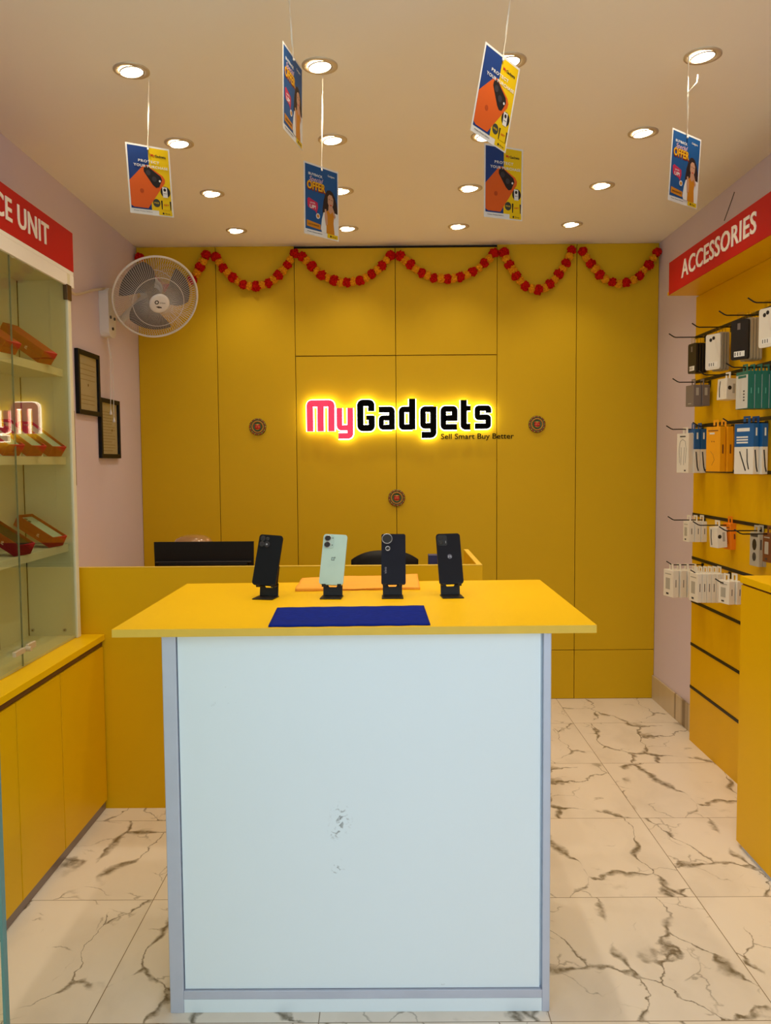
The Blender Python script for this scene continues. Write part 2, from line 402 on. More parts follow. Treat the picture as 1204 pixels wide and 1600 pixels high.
# ------------------------------------------------------------------ phones on stands
def stand(px, yaw, label):
    p = at(px, 933, 2.50)
    t = thing('phone_stand', label, 'phone stand', (p.x, 2.495, ZT), (0, 0, yaw), 'black phone stands on the countertop')
    b = MB(); b.box((-.033, -.030, 0), (.033, .032, .003), BLACKM); b.build('base', t, bevel=.001)
    b = MB()
    w2 = .030
    X = T(0, .030, .002) @ RX(radians(82))       # plate rising from the rear edge of the base
    outer = [(-w2, 0), (w2, 0), (w2, .040), (.014, .040), (.014, .034), (.009, .028), (-.009, .028), (-.014, .034), (-.014, .040), (-w2, .040)]
    # as two side posts and a lower web, leaving the rounded cut-out
    b.prism([(-w2, 0), (w2, 0), (w2, .026), (-w2, .026)], -.0025, 0, BLACKM, X)
    b.prism([(-w2, .026), (-.011, .026), (-.015, .033), (-.015, .040), (-w2, .040)], -.0025, 0, BLACKM, X)
    b.prism([(.011, .026), (w2, .026), (w2, .040), (.015, .040), (.015, .033)], -.0025, 0, BLACKM, X)
    b.build('riser', t, bevel=.0006)
    b = MB(); X = T(0, .026, .039) @ RX(radians(90-22.5))
    b.prism(rrect(-w2, 0, w2, .062, .006), -.0030, -.0005, BLACKM, X); b.build('back_plate', t)
    for sx in (-1, 1):
        b = MB(); b.box((sx*.024-.006, -.001, .034), (sx*.024+.006, .028, .0368), BLACKM); b.box((sx*.024-.006, -.0015, .034), (sx*.024+.006, 0, .043), BLACKM); b.build('lip', t, bevel=.0006)
    return p
def phone(px, yaw, roll, label, bodym, w=.0755, h=.163, rad=.009):
    p = at(px, 918, 2.51)
    t = thing('smartphone', label, 'phone', (p.x, 2.5055, ZT+.0378), (0, 0, 0))
    t.rotation_euler = (RZ(yaw) @ RX(-.40) @ RY(roll)).to_euler()
    b = MB(RX(pi/2)); b.prism(rrect(-w/2, 0, w/2, h, rad), 0, .008, bodym)   # local: x, z up, back faces -y
    b.mx = T(0, .004, 0) @ RX(pi/2); b.v = [v+Vector((0, .004, 0)) for v in b.v]
    ob = b.build('body', t, bevel=.0018, seg=3)
    b = MB(T(0, .0042, 0) @ RX(pi/2)); b.prism(rrect(-w/2+.003, .003, w/2-.003, h-.003, rad-.002), -.0004, 0, BLACK); b.build('screen', t)
    return t
def RB(): return MB(T(0, -.004, 0) @ RX(pi/2))     # back-side decals: x right, y up, z towards the viewer
LENS = mat('lens_black', (6, 6, 9), .12, coat=.5); SILV = mat('silver_ring', (170, 172, 178), .3, metal=.9)
DKB = mat('phone_dark_slate', (15, 18, 23), .45, spec=.15); MINT = mat('phone_pale_mint', (178, 208, 200), .3, var=.10, vscale=22, coat=.3)
NAVY = mat('phone_dark_navy', (14, 15, 30), .35, var=.6, vscale=22, spec=.2); INK = mat('phone_ink_black', (14, 13, 22), .35, spec=.2)
DK2 = mat('phone_camera_island_dark', (14, 17, 22), .3); MINT2 = mat('phone_pale_mint_island', (168, 196, 190), .3)
spx = (413, 518, 613, 705)
stand(415, -.20, 'black metal phone stand under the plain dark slate phone, leftmost of the four')
stand(518, -.06, 'black metal phone stand under the pale mint phone')
stand(613, .0, 'black metal phone stand under the dark phone with a large round camera')
stand(705.5, .08, 'black metal phone stand under the phone with a small square camera, rightmost')
t = phone(412.3, -.10, .075, 'plain dark slate smartphone with round camera cluster, leftmost phone on the counter', DKB)
b = RB(); b.prism(rrect(-.036, .118, -.001, .160, .012), 0, .0012, DKB); b.build('camera_island', t)
b = RB()
for x, y, r in ((-.026, .149, .0075), (-.026, .131, .0075), (-.010, .131, .0085), (-.010, .149, .005)):
    b.cyl(r, 0, .0022, LENS, T(x, y, 0)); b.lathe([(r, .0022), (r+.0012, .002), (r+.0014, 0)], DK2, T(x, y, 0))
b.cyl(.0028, .0022, .0026, SILV, T(-.010, .131, 0)); b.build('camera_lens', t)
t = phone(517, -.09, .045, 'pale mint smartphone with two stacked black camera lenses, on stand', MINT)
b = RB(); b.prism(rrect(-.0355, .117, -.003, .160, .007), 0, .0014, MINT2); isl = b.build('camera_island', t, bevel=.0005)
b = RB()
for y in (.149, .128): b.cyl(.0088, 0, .003, LENS, T(-.023, y, 0)); b.lathe([(.0088, .003), (.0102, .0026), (.0104, 0)], SILV, T(-.023, y, 0))
for y in (.150, .127): b.cyl(.0016, 0, .002, DK2, T(-.0075, y, 0))
b.build('camera_lens', t)
b = RB(); gk = mat('phone_logo_grey', (70, 84, 84), .4)
for q in ((-.006, .078, .004, .0795), (-.006, .078, -.0045, .088), (-.006, .0865, .001, .088), (.0025, .078, .004, .084), (.001, .0865, .0075, .0878), (.0036, .084, .0049, .0905), (-.0012, .080, .0, .086)):
    b.box((q[0], q[1], 0), (q[2], q[3], .0004), gk)
b.build('logo', t)
t = phone(614.5, 0, .008, 'dark navy smartphone with one large round ringed camera, on stand', NAVY, rad=.006)
b = RB(); b.cyl(.0145, 0, .002, LENS, T(-.020, .147, 0), n=40); b.lathe([(.0145, .002), (.0155, .0028), (.0165, .002), (.0168, 0)], SILV, T(-.020, .147, 0), n=40)
b.cyl(.0055, 0, .0016, LENS, T(-.018, .115, 0)); b.lathe([(.0055, .0016), (.0066, .002), (.0078, .0014), (.0080, 0)], SILV, T(-.018, .115, 0)); b.build('camera_lens', t)
b = RB(); b.text('vivo', mat('phone_logo_silver', (130, 130, 145), .35), T(-.021, .034, 0) @ RZ(pi/2), size=.013, z=.0003); b.build('logo', t)
t = phone(705, .07, -.018, 'ink black smartphone with a small square camera island, rightmost phone on the counter', INK)
b = RB(); b.prism(rrect(-.034, .124, -.004, .158, .006), 0, .001, DK2); isl = b.build('camera_island', t)
b = RB()
for y in (.150, .134): b.cyl(.0058, 0, .0024, LENS, T(-.024, y, 0)); b.lathe([(.0058, .0024), (.0066, .0022), (.0068, 0)], DK2, T(-.024, y, 0))
b.box((-.0095, .131, 0), (-.0082, .139, .0016), SILV); b.build('camera_lens', t)
b = RB(); b.cyl(.0075, 0, .0004, mat('phone_badge_grey', (84, 84, 100), .35), T(.0005, .088, 0))
for sx in (-1, 1):
    b.add([(.0005+sx*.0055, .084, .0006), (.0005+sx*.0035, .084, .0006), (.0005+sx*.0012, .089, .0006), (.0005+sx*.0028, .0925, .0006)], [(0, 1, 2, 3) if sx < 0 else (3, 2, 1, 0)], SILV)
b.build('logo', t)

# ------------------------------------------------------------------ staff desk behind the counter
t = thing('reception_desk', 'long yellow laminate staff desk with a side return, behind the white counter', 'desk', (-.4, 3.6, 0))
X = T(.4, -3.6, 0)
b = MB(X); b.box((-1.473, 3.35, 0), (.385, 3.372, 1.017), YEL); b.build('front_panel', t, bevel=.001)
b = MB(X); b.box((-1.473, 3.3495, 1.0172), (.385, 3.3725, 1.0195), YEDGE); b.build('edge_strip', t)
b = MB(X); b.box((.363, 3.3735, 0), (.385, 3.95, 1.0165), YEL); b.box((.363, 3.3735, 1.0166), (.385, 3.95, 1.0195), YEDGE); b.build('side_panel', t, bevel=.001)
b = MB(X); b.box((-1.47, 3.3735, .735), (.362, 3.93, .76), YEL); b.build('worktop', t, bevel=.001)
# monitor (seen from behind)
t = thing('monitor', 'black computer monitor seen from behind, standing on the staff desk', 'monitor', (-.86, 3.78, .76))
b = MB(); b.prism([(-.228, .10), (.228, .10), (.232, .321), (-.232, .321)], -.012, .0, BLACK, RX(pi/2)); b.build('screen', t, bevel=.004)
b = MB(); b.box((-.205, -.030, .112), (.205, -.0005, .225), BLACK); b.box((-.222, -.022, .225), (.222, -.0005, .232), mat('monitor_ridge', (44, 38, 36), .35)); b.build('rear_shell', t, bevel=.006)
b = MB(); b.box((-.03, -.025, .008), (.03, .01, .14), BLACK); b.build('neck', t, bevel=.003)
b = MB(); b.prism(rrect(-.12, -.10, .12, .09, .03), 0, .010, BLACK); b.build('base', t)
# glossy plastic-wrapped roll behind the monitor
p = at(293, 848, 4.0)
t = thing('domed_cover', 'glossy pale brown dome just showing above the top of the monitor', 'cover', (p.x, 4.12, .801))
b = MB()
prof = [(.001, .285), (.03, .284), (.06, .278), (.085, .264), (.098, .245), (.100, .20), (.096, .10)]
b.lathe(prof, mat('glossy_brown_shell', (150, 112, 70), .12, coat=.8), n=32); b.build('shell', t)
b = MB(); b.lathe([(.096, .10), (.104, .098), (.104, .09), (.096, .088)], BLACK, n=32); b.build('rim', t)
sh = MB(); sh.box((-1.47, 3.955, 0), (-.55, 4.30, .80), YEL); tag(sh.build('rear_shelf', bevel=.001), 'low yellow shelf behind the monitor carrying a small carton', 'shelf')
cbx = MB(); cbx.box((-.11, -.11, .0), (.11, .11, .088), mat('cardboard', (150, 118, 80), .8), T(p.x, 4.12, .80)); tag(cbx.build('carton', bevel=.001), 'small brown carton under the glossy dome behind the monitor', 'box')
# office chair
t = thing('office_chair', 'black office chair with curved backrest behind the staff desk', 'chair', (-.022, 4.25, 0))
b = MB()
nx, nz = 24, 12; vs = []; fs = []
def topz(u): return .985-.052*abs(u)**2.6
for side in (0, 1):
    for j in range(nz+1):
        for i in range(nx+1):
            u = -1+2*i/nx; v = j/nz; z = .50+(topz(u)-.50)*v; xx = u*(.176-.012*(1-v)); yy = -.03*u*u+(.03 if side else 0)+.03*sin(v*pi)
            vs.append((xx, -yy, z))
n1 = (nx+1)*(nz+1)
for j in range(nz):
    for i in range(nx):
        a = j*(nx+1)+i; q = (a, a+1, a+nx+2, a+nx+1); fs.append(q); fs.append(tuple(n1+k for k in q[::-1]))
bd = [i for i in range(nx+1)]+[j*(nx+1)+nx for j in range(1, nz+1)]+[nz*(nx+1)+i for i in range(nx-1, -1, -1)]+[j*(nx+1) for j in range(nz-1, 0, -1)]
for i in range(len(bd)): a, c = bd[i], bd[(i+1) % len(bd)]; fs.append((a, n1+a, n1+c, c))
b.add(vs, fs, BLACK, smooth=True); b.build('backrest', t)
b = MB(); b.prism(rrect(-.23, -.20, .23, .22, .07), .43, .49, BLACK); b.build('seat', t, bevel=.012)
b = MB(); b.cyl(.025, .10, .43, BLACKM); b.tube([(0, -.02, .42), (0, -.06, .46), (0, -.05, .62)], .018, BLACKM); b.build('column', t)
b = MB()
for k in range(5):
    a = 2*pi*k/5; b.tube([(0, 0, .10), (.26*cos(a), .26*sin(a), .075)], .016, BLACKM); b.sphere((.26*cos(a), .26*sin(a), .03), .03, BLACK)
b.build('base', t)
for sx in (-1, 1):
    b = MB(); b.tube([(sx*.22, .10, .46), (sx*.25, .10, .62), (sx*.25, -.05, .66), (sx*.22, -.08, .46)], .012, BLACK); b.build('armrest', t)
# small blue and green box beside the desk return
p = at(680, 882, 3.62)
t = thing('small_carton', 'small dark blue and green carton standing on the desk at its right end', 'box', (p.x+.01, 3.62, .76))
b = MB(); b.box((-.04, -.03, 0), (.04, .03, .20), mat('carton_green', (20, 120, 40), .5)); b.build('body', t, bevel=.001)
b = MB(); b.box((-.042, -.032, .2003), (.042, .032, .272), mat('carton_blue', (18, 34, 92), .5)); b.build('lid', t, bevel=.001)

# ------------------------------------------------------------------ left low cabinet
XG = -1.27      # glass plane
t = thing('base_cabinet', 'yellow laminate low cabinet with handle-less doors along the left wall', 'cabinet', (-1.33, 2.3, 0))
X = T(1.33, -2.3, 0)
ye = 3.348
b = MB(X); b.box((-1.473, .9, .06), (-1.20, ye, .700), BROWN); b.build('body', t)
doors = [2.52-.47*k for k in range(4)]
def dsplit():
    a = atx(100, 1240, -1.187).y; c = atx(30, 1240, -1.187).y
    return a, c
d1, d2 = dsplit(); edges_ = [ye-.004, d1, d2, d2-(d1-d2), d2-2*(d1-d2)]
for k in range(4):
    b = MB(X); b.box((-1.199, edges_[k+1]+.0025, .042), (-1.187, edges_[k]-.0025, .690), YEL); b.build('door', t, bevel=.001)
b = MB(X); b.box((-1.21, .9, 0), (-1.197, ye, .040), KICK); b.build('toe_kick', t)
b = MB(X); b.box((-1.208, .9, .694), (-1.192, ye, .716), BROWN); b.build('finger_channel', t)
b = MB(X); b.box((-1.473, .9, .717), (-1.180, ye, .742), YTOP); b.build('worktop', t, bevel=.0015)

# ------------------------------------------------------------------ left glass display cabinet with red fascia
t = thing('display_cabinet', 'cream wall display cabinet with glass doors on the left low cabinet', 'cabinet', (-1.37, 2.3, .743))
X = T(1.37, -2.3, -.743)
YE = 3.275
b = MB(X)
b.box((-1.474, .9, .743), (-1.462, YE, 2.20), SHELFW); b.build('back_panel', t)
b = MB(X); b.box((-1.474, YE, .743), (-1.262, YE+.03, 2.20), SHELFW); b.build('end_panel', t, bevel=.001)
b = MB(X); b.box((-1.461, .9, .743), (-1.275, YE-.001, .752), SHELFW); b.build('bottom_panel', t)
b = MB(X); b.box((-1.461, .9, 2.172), (-1.275, YE-.001, 2.20), SHELFW); b.build('top_panel', t)
for z in (1.822, 1.475, 1.126):
    b = MB(X); b.box((-1.461, .9, z-.030), (-1.290, YE-.001, z), SHELFW); b.build('shelf', t, bevel=.001)
b = MB(X); b.box((-1.462, 3.02, .753), (-1.4595, 3.024, 2.17), BROWN); b.build('back_joint', t)
b = MB(X); b.box((-1.462, YE-.003, .753), (-1.459, YE-.0005, 2.17), SEAM); b.build('corner_joint', t)
ysp = atx(36, 1045, XG).y; ysp = 2.79
for a, c in ((ysp+.001, YE+.028), (ysp-.49, ysp-.001), (ysp-.98, ysp-.492)):
    b = MB(X); b.box((-1.273, a, .748), (-1.268, c, 2.15), GLASS)
    b.box((-1.2735, a-.0003, .748), (-1.2675, a, 2.15), GLEDGE2)
    b.build('glass_door', t)
for z in (2.125,):
    b = MB(X); b.box((-1.276, YE-.012, z-.03), (-1.258, YE+.032, z+.03), mat('bronze_bracket', (104, 78, 48), .35, metal=.6)); b.build('hinge', t, bevel=.002)
b = MB(X); b.box((-1.30, YE+.0305, 1.36), (-1.262, YE+.035, 1.66), mat('wood_strip', (120, 86, 44), .6)); b.build('edge_strip', t)
b = MB(X); b.box((-1.265, ysp+.012, .80), (-1.254, ysp+.075, .822), CHROME); b.box((-1.265, ysp-.09, .800), (-1.252, ysp-.015, .818), CHROME); b.cyl(.009, 0, .02, CHROME, T(-1.262, ysp+.008, .808) @ RY(pi/2)); b.build('door_lock', t, bevel=.002)
b = MB(X)
for x in (-1.445, -1.315): b.cyl(.007, 0, .004, SILV, T(x, YE-.0005, .775) @ RX(pi/2), n=12); b.cyl(.003, .004, .006, BLACK, T(x, YE-.0005, .775) @ RX(pi/2), n=8)
b.build('screw_cap', t)
# fascia and red sign
fx = -1.262
t2 = thing('service_unit_sign', 'red lit sign board reading CE UNIT above the left glass cabinet', 'sign', (-1.37, 2.3, 2.2))
X = T(1.37, -2.3, -2.2)
yse = 3.345
b = MB(X); b.box((-1.474, .9, 2.201), (fx-.0005, yse-.002, 2.2165), SIGNW); b.build('lower_board', t2, bevel=.001)
b = MB(T(1.37, -2.3, -.743)); b.box((-1.2745, .9, 2.152), (fx-.0005, yse, 2.2005), SIGNW); b.build('white_fascia', t, bevel=.001)
b = MB(X); b.box((-1.474, .9, 2.217), (fx, yse, 2.372), RED); b.build('red_panel', t2, bevel=.001)
# lettering runs away from the camera: local x -> +y, local y -> +z, normal -> +x
XT = Matrix(((0, 0, 1, 0), (1, 0, 0, 0), (0, 1, 0, 0), (0, 0, 0, 1)))
b = MB(X); b.text('SERVICE UNIT', SIGNW, T(fx+.0003, 3.105, 2.260) @ XT, size=.108, xs=1.0, z=.003, off=.012, align='RIGHT', space=1.06); b.build('lettering', t2)

# phone boxes on the shelves
ORX = mat('red_orange_box', (172, 54, 30), .6, spec=.2, var=.06); ORI = mat('box_inner_red', (150, 40, 22), .5); BXW = mat('box_white_tray', (228, 224, 210), .5)
CRIM = mat('crimson_box', (140, 14, 26), .6, spec=.2); ORL = mat('box_mark_pale', (235, 190, 170), .5)
def phone_box(loc, psi, theta, label, m=ORX, mi_=ORI, open_=True, ph=MINT, L_=.178, W_=.086, T_=.045):
    # local x = long axis pointing down towards the front, y = width, z = out of the tray
    t = thing('phone_box', label, 'box', loc, (0, 0, 0), 'phone boxes in the left glass cabinet')
    t.rotation_euler = (RZ(psi) @ RY(theta)).to_euler()
    b = MB(); wl = .004
    if open_:
        b.box((-L_, -W_/2, 0), (0, W_/2, .012), m)
        b.box((-L_, -W_/2, .012), (0, -W_/2+wl, T_), m); b.box((-L_, W_/2-wl, .012), (0, W_/2, T_), m)
        b.box((-L_, -W_/2+wl, .012), (-L_+wl, W_/2-wl, T_), m); b.box((-wl, -W_/2+wl, .012), (0, W_/2-wl, T_), m)
    else:
        b.box((-L_, -W_/2, 0), (0, W_/2, T_*.52), m); b.box((-L_-.0006, -W_/2-.0006, T_*.54), (.0006, W_/2+.0006, T_), m)
    b.build('carton', t, bevel=.001)
    if open_:
        b = MB(); b.box((-L_+wl, -W_/2+wl, .0125), (-wl, W_/2-wl, T_-.015), BXW); b.build('tray', t)
        b = MB(); b.prism(rrect(-L_+.009, -W_/2+.008, -.009, W_/2-.008, .008), T_-.0145, T_-.008, ph); b.build('display_phone', t, bevel=.001)
        b = MB(); b.cyl(.007, 0, .002, LENS, T(-L_+.024, -.018, T_-.008)); b.cyl(.007, 0, .002, LENS, T(-L_+.042, -.018, T_-.008)); b.build('camera_lens', t)
    b = MB(T(-L_*.35, -W_/2-.0003, T_*.45) @ RX(pi/2)); b.box((-.006, -.006, 0), (.006, -.003, .0004), ORL); b.box((-.006, -.006, 0), (-.003, .004, .0004), ORL); b.box((-.002, -.001, 0), (.003, .006, .0004), ORL)
    b.build('logo', t)
    return t
zs3, zs2, zs1 = 1.127, 1.476, 1.823
Z1 = lambda px, py, x: atx(px, py, x)
phone_box((-1.290, 3.150, zs3), -.25, .50, 'open red-orange phone box with a pale mint phone, right on the lowest shelf')
phone_box((-1.290, 2.86, zs3), -.25, .50, 'open crimson phone box with a dark phone, leftmost on the lowest shelf', m=CRIM, mi_=CRIM, ph=DKB)
phone_box((-1.290, 3.165, zs2), -.22, .60, 'open red-orange phone box nearest the end panel on the middle shelf')
phone_box((-1.290, 2.980, zs2), -.22, .60, 'open red-orange phone box in the middle of the row of three on the middle shelf')
phone_box((-1.290, 2.800, zs2), -.22, .60, 'leftmost visible red-orange phone box on the middle shelf, behind the glass')
phone_box((-1.290, 3.10, zs1), -.18, .60, 'closed long red-orange phone box propped up on the top shelf', open_=False, L_=.20, T_=.05)
phone_box((-1.290, 2.80, zs1), -.18, .60, 'closed red-orange phone box cut by the left edge on the top shelf', open_=False)
for k, y in enumerate((3.075, 2.89)):
    b = MB(T(-1.335, y, zs2+.0005)); b.prism([(-.022, 0), (.022, 0), (0, .034)], -.03, .03, SIGNW, RZ(pi/2) @ RX(pi/2)); tag(b.build('tent_card', origin=(-1.335, y, zs2)), 'small white folded card on the middle shelf, between the %s phone boxes' % ('two right-hand', 'two left-hand')[k], 'card')

# ------------------------------------------------------------------ left wall: fan, frames, cables
t = thing('wall_fan', 'white wall-mounted oscillating fan with wire cage in the back left corner', 'fan', (-1.2, 4.3, 2.305))
nrm = Vector((.42, -.71, -.52)).normalized()
zax = nrm; xax = Vector((0, 0, 1)).cross(zax).normalized(); yax = zax.cross(xax)
FM = Matrix((( xax.x, yax.x, zax.x, 0), (xax.y, yax.y, zax.y, 0), (xax.z, yax.z, zax.z, 0), (0, 0, 0, 1)))
R_ = .217
b = MB(FM); ring = [(R_*cos(2*pi*i/72), R_*sin(2*pi*i/72), 0) for i in range(72)]; b.tube(ring, .0058, FANW, close=True, n=10); b.build('cage_rim', t)
def grille(front):
    b = MB(FM); NW = 104
    for i in range(NW):
        a = 2*pi*i/NW; pts = []
        for k in range(7):
            r = .045+(R_-.045)*k/6
            if front: z = .075*(1-((r-.045)/(R_-.045))**2.6)
            else: z = -.085*(1-((r-.045)/(R_-.045))**3)
            tw = .16*(1-k/6)*(1 if front else -1)
            pts.append((r*cos(a+tw), r*sin(a+tw), z))
        b.tube(pts, .0008, FANW, n=4)
    for r in ((.13,) if front else (.12,)):
        z = (.075 if front else -.085)*(1-((r-.045)/(R_-.045))**2.6)
        b.tube([(r*cos(2*pi*i/48), r*sin(2*pi*i/48), z) for i in range(48)], .0016, FANW, close=True, n=5)
    return b.build('front_grille' if front else 'rear_grille', t)
grille(True); grille(False)
b = MB(FM); b.lathe([(.0001, .086), (.040, .086), (.049, .083), (.052, .076), (.050, .072)], FANW, n=36)
LGK = mat('fan_badge_ink', (46, 40, 40), .5)
hub = b.build('hub_badge', t)
b = MB(FM @ T(0, 0, .0862)); b.lathe([(.006, 0), (.006, .0004), (.011, .0004), (.011, 0)], LGK, T(-.016, .008, 0), n=16, smooth=False)
b.text('orient', LGK, T(-.001, .004, 0), size=.012, z=.0004); b.prism([(-.018, -.016), (-.006, -.012), (.010, -.014), (.014, -.020), (-.004, -.022)], 0, .0004, LGK)
b.build('badge_print', hub)
BLD = mat('fan_blade_grey', (84, 80, 84), .4)
for k in range(3):
    b = MB(FM @ RZ(2*pi*k/3)); vs = []; fs = []; n, m_ = 10, 8
    for s_ in (0, 1):
        for j in range(n+1):
            for i in range(m_+1):
                r = .030+.155*j/n; half = .30+.42*sin(pi*min(1, (j/n)*.62+.12)); a = (i/m_-.5)*2*half+.5*(j/n)
                vs.append((r*cos(a), r*sin(a), -.020+.05*(i/m_-.5)*(1-.35*j/n)-(.0022 if s_ else 0)))
    n1 = (n+1)*(m_+1)
    for j in range(n):
        for i in range(m_):
            a = j*(m_+1)+i; q = (a, a+1, a+m_+2, a+m_+1); fs.append(q); fs.append(tuple(n1+u for u in q[::-1]))
    b.add(vs, fs, BLD, smooth=True); b.build('blade', t)
b = MB(FM); b.cyl(.034, -.05, .03, BLD, n=24); b.lathe([(.0001, -.20), (.040, -.195), (.058, -.17), (.062, -.11), (.052, -.086), (.0001, -.085)], FANW, n=28); b.build('motor_housing', t)
b = MB(T(1.2, -4.3, -2.305))
mtr = Vector((-1.2, 4.3, 2.305))+nrm*-.16
b.tube([mtr, mtr+Vector((-.03, .02, -.06)), (-1.43, mtr.y+.0, 2.20)], .020, FANW, n=12); b.build('arm', t)
b = MB(T(1.2, -4.3, -2.305))
yc = mtr.y-.125
XW = Matrix(((0, 0, 1, 0), (1, 0, 0, 0), (0, 1, 0, 0), (0, 0, 0, 1)))
b.prism(rrect(-.055, -.125, .055, .125, .035), 0, .048, FANW, T(-1.4745, yc, 2.225) @ XW); mb_ = b.build('mounting_box', t, bevel=.006)
b = MB(T(1.2, -4.3, -2.305)); 
for q, zz in ((-.03, .0), (.03, .0), (0, -.055)):
    b.cyl(.008, 0, .006, LGK if zz < 0 else BLD, T(-1.4265, yc+q, 2.20+zz) @ RY(pi/2), n=14)
b.build('control_knob', t)
b = MB(T(1.2, -4.3, -2.305))
c0 = atx(168, 528, -1.44)
e1 = atx(173, 640, -1.43); e2 = atx(178, 652, -1.43)
b.tube([c0, c0+Vector((0, .04, -.12)), e1+Vector((0, 0, .03)), e1], .0018, FANW, n=6); b.tube([c0, c0+Vector((.004, .06, -.13)), e2+Vector((0, 0, .03)), e2], .0018, FANW, n=6)
for e in (e1, e2): b.lathe([(.002, 0), (.007, -.018), (.0075, -.026), (.0001, -.027)], FANW, T(*e), n=10)
b.build('pull_cord', t)
# cable from the fan to the cabinet
a0 = atx(115, 443, -1.262); a0 = Vector((-1.30, 3.37, 2.19)); a3 = Vector((-1.45, yc-.03, 2.345))
b = MB(); pts = []
for i in range(13):
    u = i/12; p = a0.lerp(a3, u); p.z -= .035*sin(pi*u)-.006*sin(3*pi*u); p.x -= .10*sin(pi*u)*.6; p.x = max(p.x, -1.465); pts.append(p)
b.tube(pts, .0065, mat('cream_cable', (214, 200, 180), .5)); tag(b.build('power_cable', origin=a0), 'cream power cable running from the glass cabinet to the wall fan', 'cable')

def wall_frame(y0, y1, z0, z1, label, lines):
    t = thing('picture_frame', label, 'picture frame', (-1.474, (y0+y1)/2, (z0+z1)/2))
    X = XW   # local x->y, y->z, z->x
    w_, h_ = (y1-y0)/2, (z1-z0)/2; f = .022
    b = MB(X)
    b.box((-w_, -h_, 0), (-w_+f, h_, .018), BLACK); b.box((w_-f, -h_, 0), (w_, h_, .018), BLACK)
    b.box((-w_+f, h_-f, 0), (w_-f, h_, .018), BLACK); b.box((-w_+f, -h_, 0), (w_-f, -h_+f, .018), BLACK); b.build('moulding', t, bevel=.0015)
    b = MB(X); b.box((-w_+f, -h_+f, 0), (w_-f, h_-f, .006), mat('document_paper', (188, 180, 160), .6, var=.10, vscale=9))
    ink = mat('document_ink', (108, 98, 84), .8); rnd = random.Random(label)
    for (u0, u1, v) in lines:
        b.box((u0*w_, v*h_, .006), (u1*w_, v*h_+.0022, .0064), ink)
    b.cyl(.007, .006, .0064, mat('document_seal', (70, 60, 52), .8), T(.3*w_ if 'lower' in label else .05*w_, -.05*h_, 0), n=10)
    b.build('document', t)
    b = MB(X); b.box((-w_+f, -h_+f, .010), (w_-f, h_-f, .012), PANE); b.build('glass', t)
wall_frame(3.882, 4.175, 1.685, 1.992, 'black framed certificate on the left wall, upper one nearer the cabinet', [(-.6, .6, -.66+.13*k) for k in range(3)]+[(-.7, .7, .1+.16*k) for k in range(4)])
wall_frame(4.172, 4.468, 1.475, 1.784, 'black framed certificate on the left wall, lower one under the fan cord', [(-.7, .6-.3*(k % 3 == 0), -.75+.1*k) for k in range(14)])

# ------------------------------------------------------------------ illuminated wall sign
def ribbon(pts, w_):
    P = [Vector(p) for p in pts]; L_, R2 = [], []
    for i, p in enumerate(P):
        if i == 0: d = (P[1]-P[0]).normalized(); n = Vector((-d.y, d.x)); k = 1
        elif i == len(P)-1: d = (P[-1]-P[-2]).normalized(); n = Vector((-d.y, d.x)); k = 1
        else:
            d0 = (P[i]-P[i-1]).normalized(); d1_ = (P[i+1]-P[i]).normalized(); d = (d0+d1_).normalized(); n = Vector((-d.y, d.x)); k = 1/max(.5, n.dot(Vector((-d0.y, d0.x))))
        L_.append(p+n*w_/2*k); R2.append(p-n*w_/2*k)
    return L_, R2
def arcpath(cmd):   # list of (x,y,r): polyline with rounded corners
    out = []
    n = len(cmd)
    for i, c in enumerate(cmd):
        p = Vector(c[:2]); r = c[2] if len(c) > 2 else 0
        if r and 0 < i < n-1:
            a = (Vector(cmd[i-1][:2])-p).normalized(); e = (Vector(cmd[i+1][:2])-p).normalized()
            p0, p1 = p+a*r, p+e*r
            for k in range(6):
                u = k/5; out.append((p0*(1-u)**2+p*2*u*(1-u)+p1*u*u)[:])
        else: out.append(p[:])
    return out
GLY = {   # strokes in sign units, y down; (path, width)
 'M': [([(136.5, 220), (136.5, 90, 12), (236, 90, 12), (236, 220)], 27), ([(186, 90), (186, 220)], 27)],
 'y': [([(273.5, 112), (273.5, 204, 12), (323, 204)], 23), ([(323.5, 112), (323.5, 242, 14), (268, 242)], 24)],
 'G': [([(422, 128), (422, 90, 12), (371, 90, 12), (371, 206, 12), (423, 206, 12), (423, 150)], 27), ([(398, 158), (432, 158)], 18)],
 'a': [([(457, 121), (517, 121, 10), (517, 214)], 25), ([(517, 160), (468, 160, 8), (468, 203, 10), (517, 203)], 21)],
 'd': [([(612, 72), (612, 214)], 27), ([(612, 121), (563, 121, 10), (563, 203, 10), (612, 203)], 24)],
 'g': [([(710, 109), (710, 240, 14), (655, 240)], 26), ([(710, 121), (662, 121, 10), (662, 198, 10), (710, 198)], 24)],
 'e': [([(820, 204), (757, 204, 10), (757, 120, 10), (809, 120, 10), (809, 163), (757, 163)], 24)],
 't': [([(851, 80), (851, 203, 10), (882, 203)], 26), ([(837, 118), (883, 118)], 20)],
 's': [([(966, 140), (966, 118, 8), (915, 118, 8), (915, 160, 8), (965, 160, 8), (965, 201, 8), (903, 201)], 23)],
}
order = [('M', 'M', PINKL), ('y', 'y', PINKL), ('G', 'G', LBLACK), ('a', 'a', LBLACK), ('d', 'd', LBLACK), ('g', 'g', LBLACK), ('e', 'e', LBLACK), ('t', 't', LBLACK), ('s', 's', LBLACK)]
def lp(u, v, y=4.855):
    p = at(440+u/3.01, 600+v/3.01, y); return p
sgn = thing('wall_logo_sign', 'back-lit raised shop name MyGadgets in pink and black on the yellow wall', 'sign', (.07, 4.85, 1.69))
S = .001268
o0 = lp(500, 150)
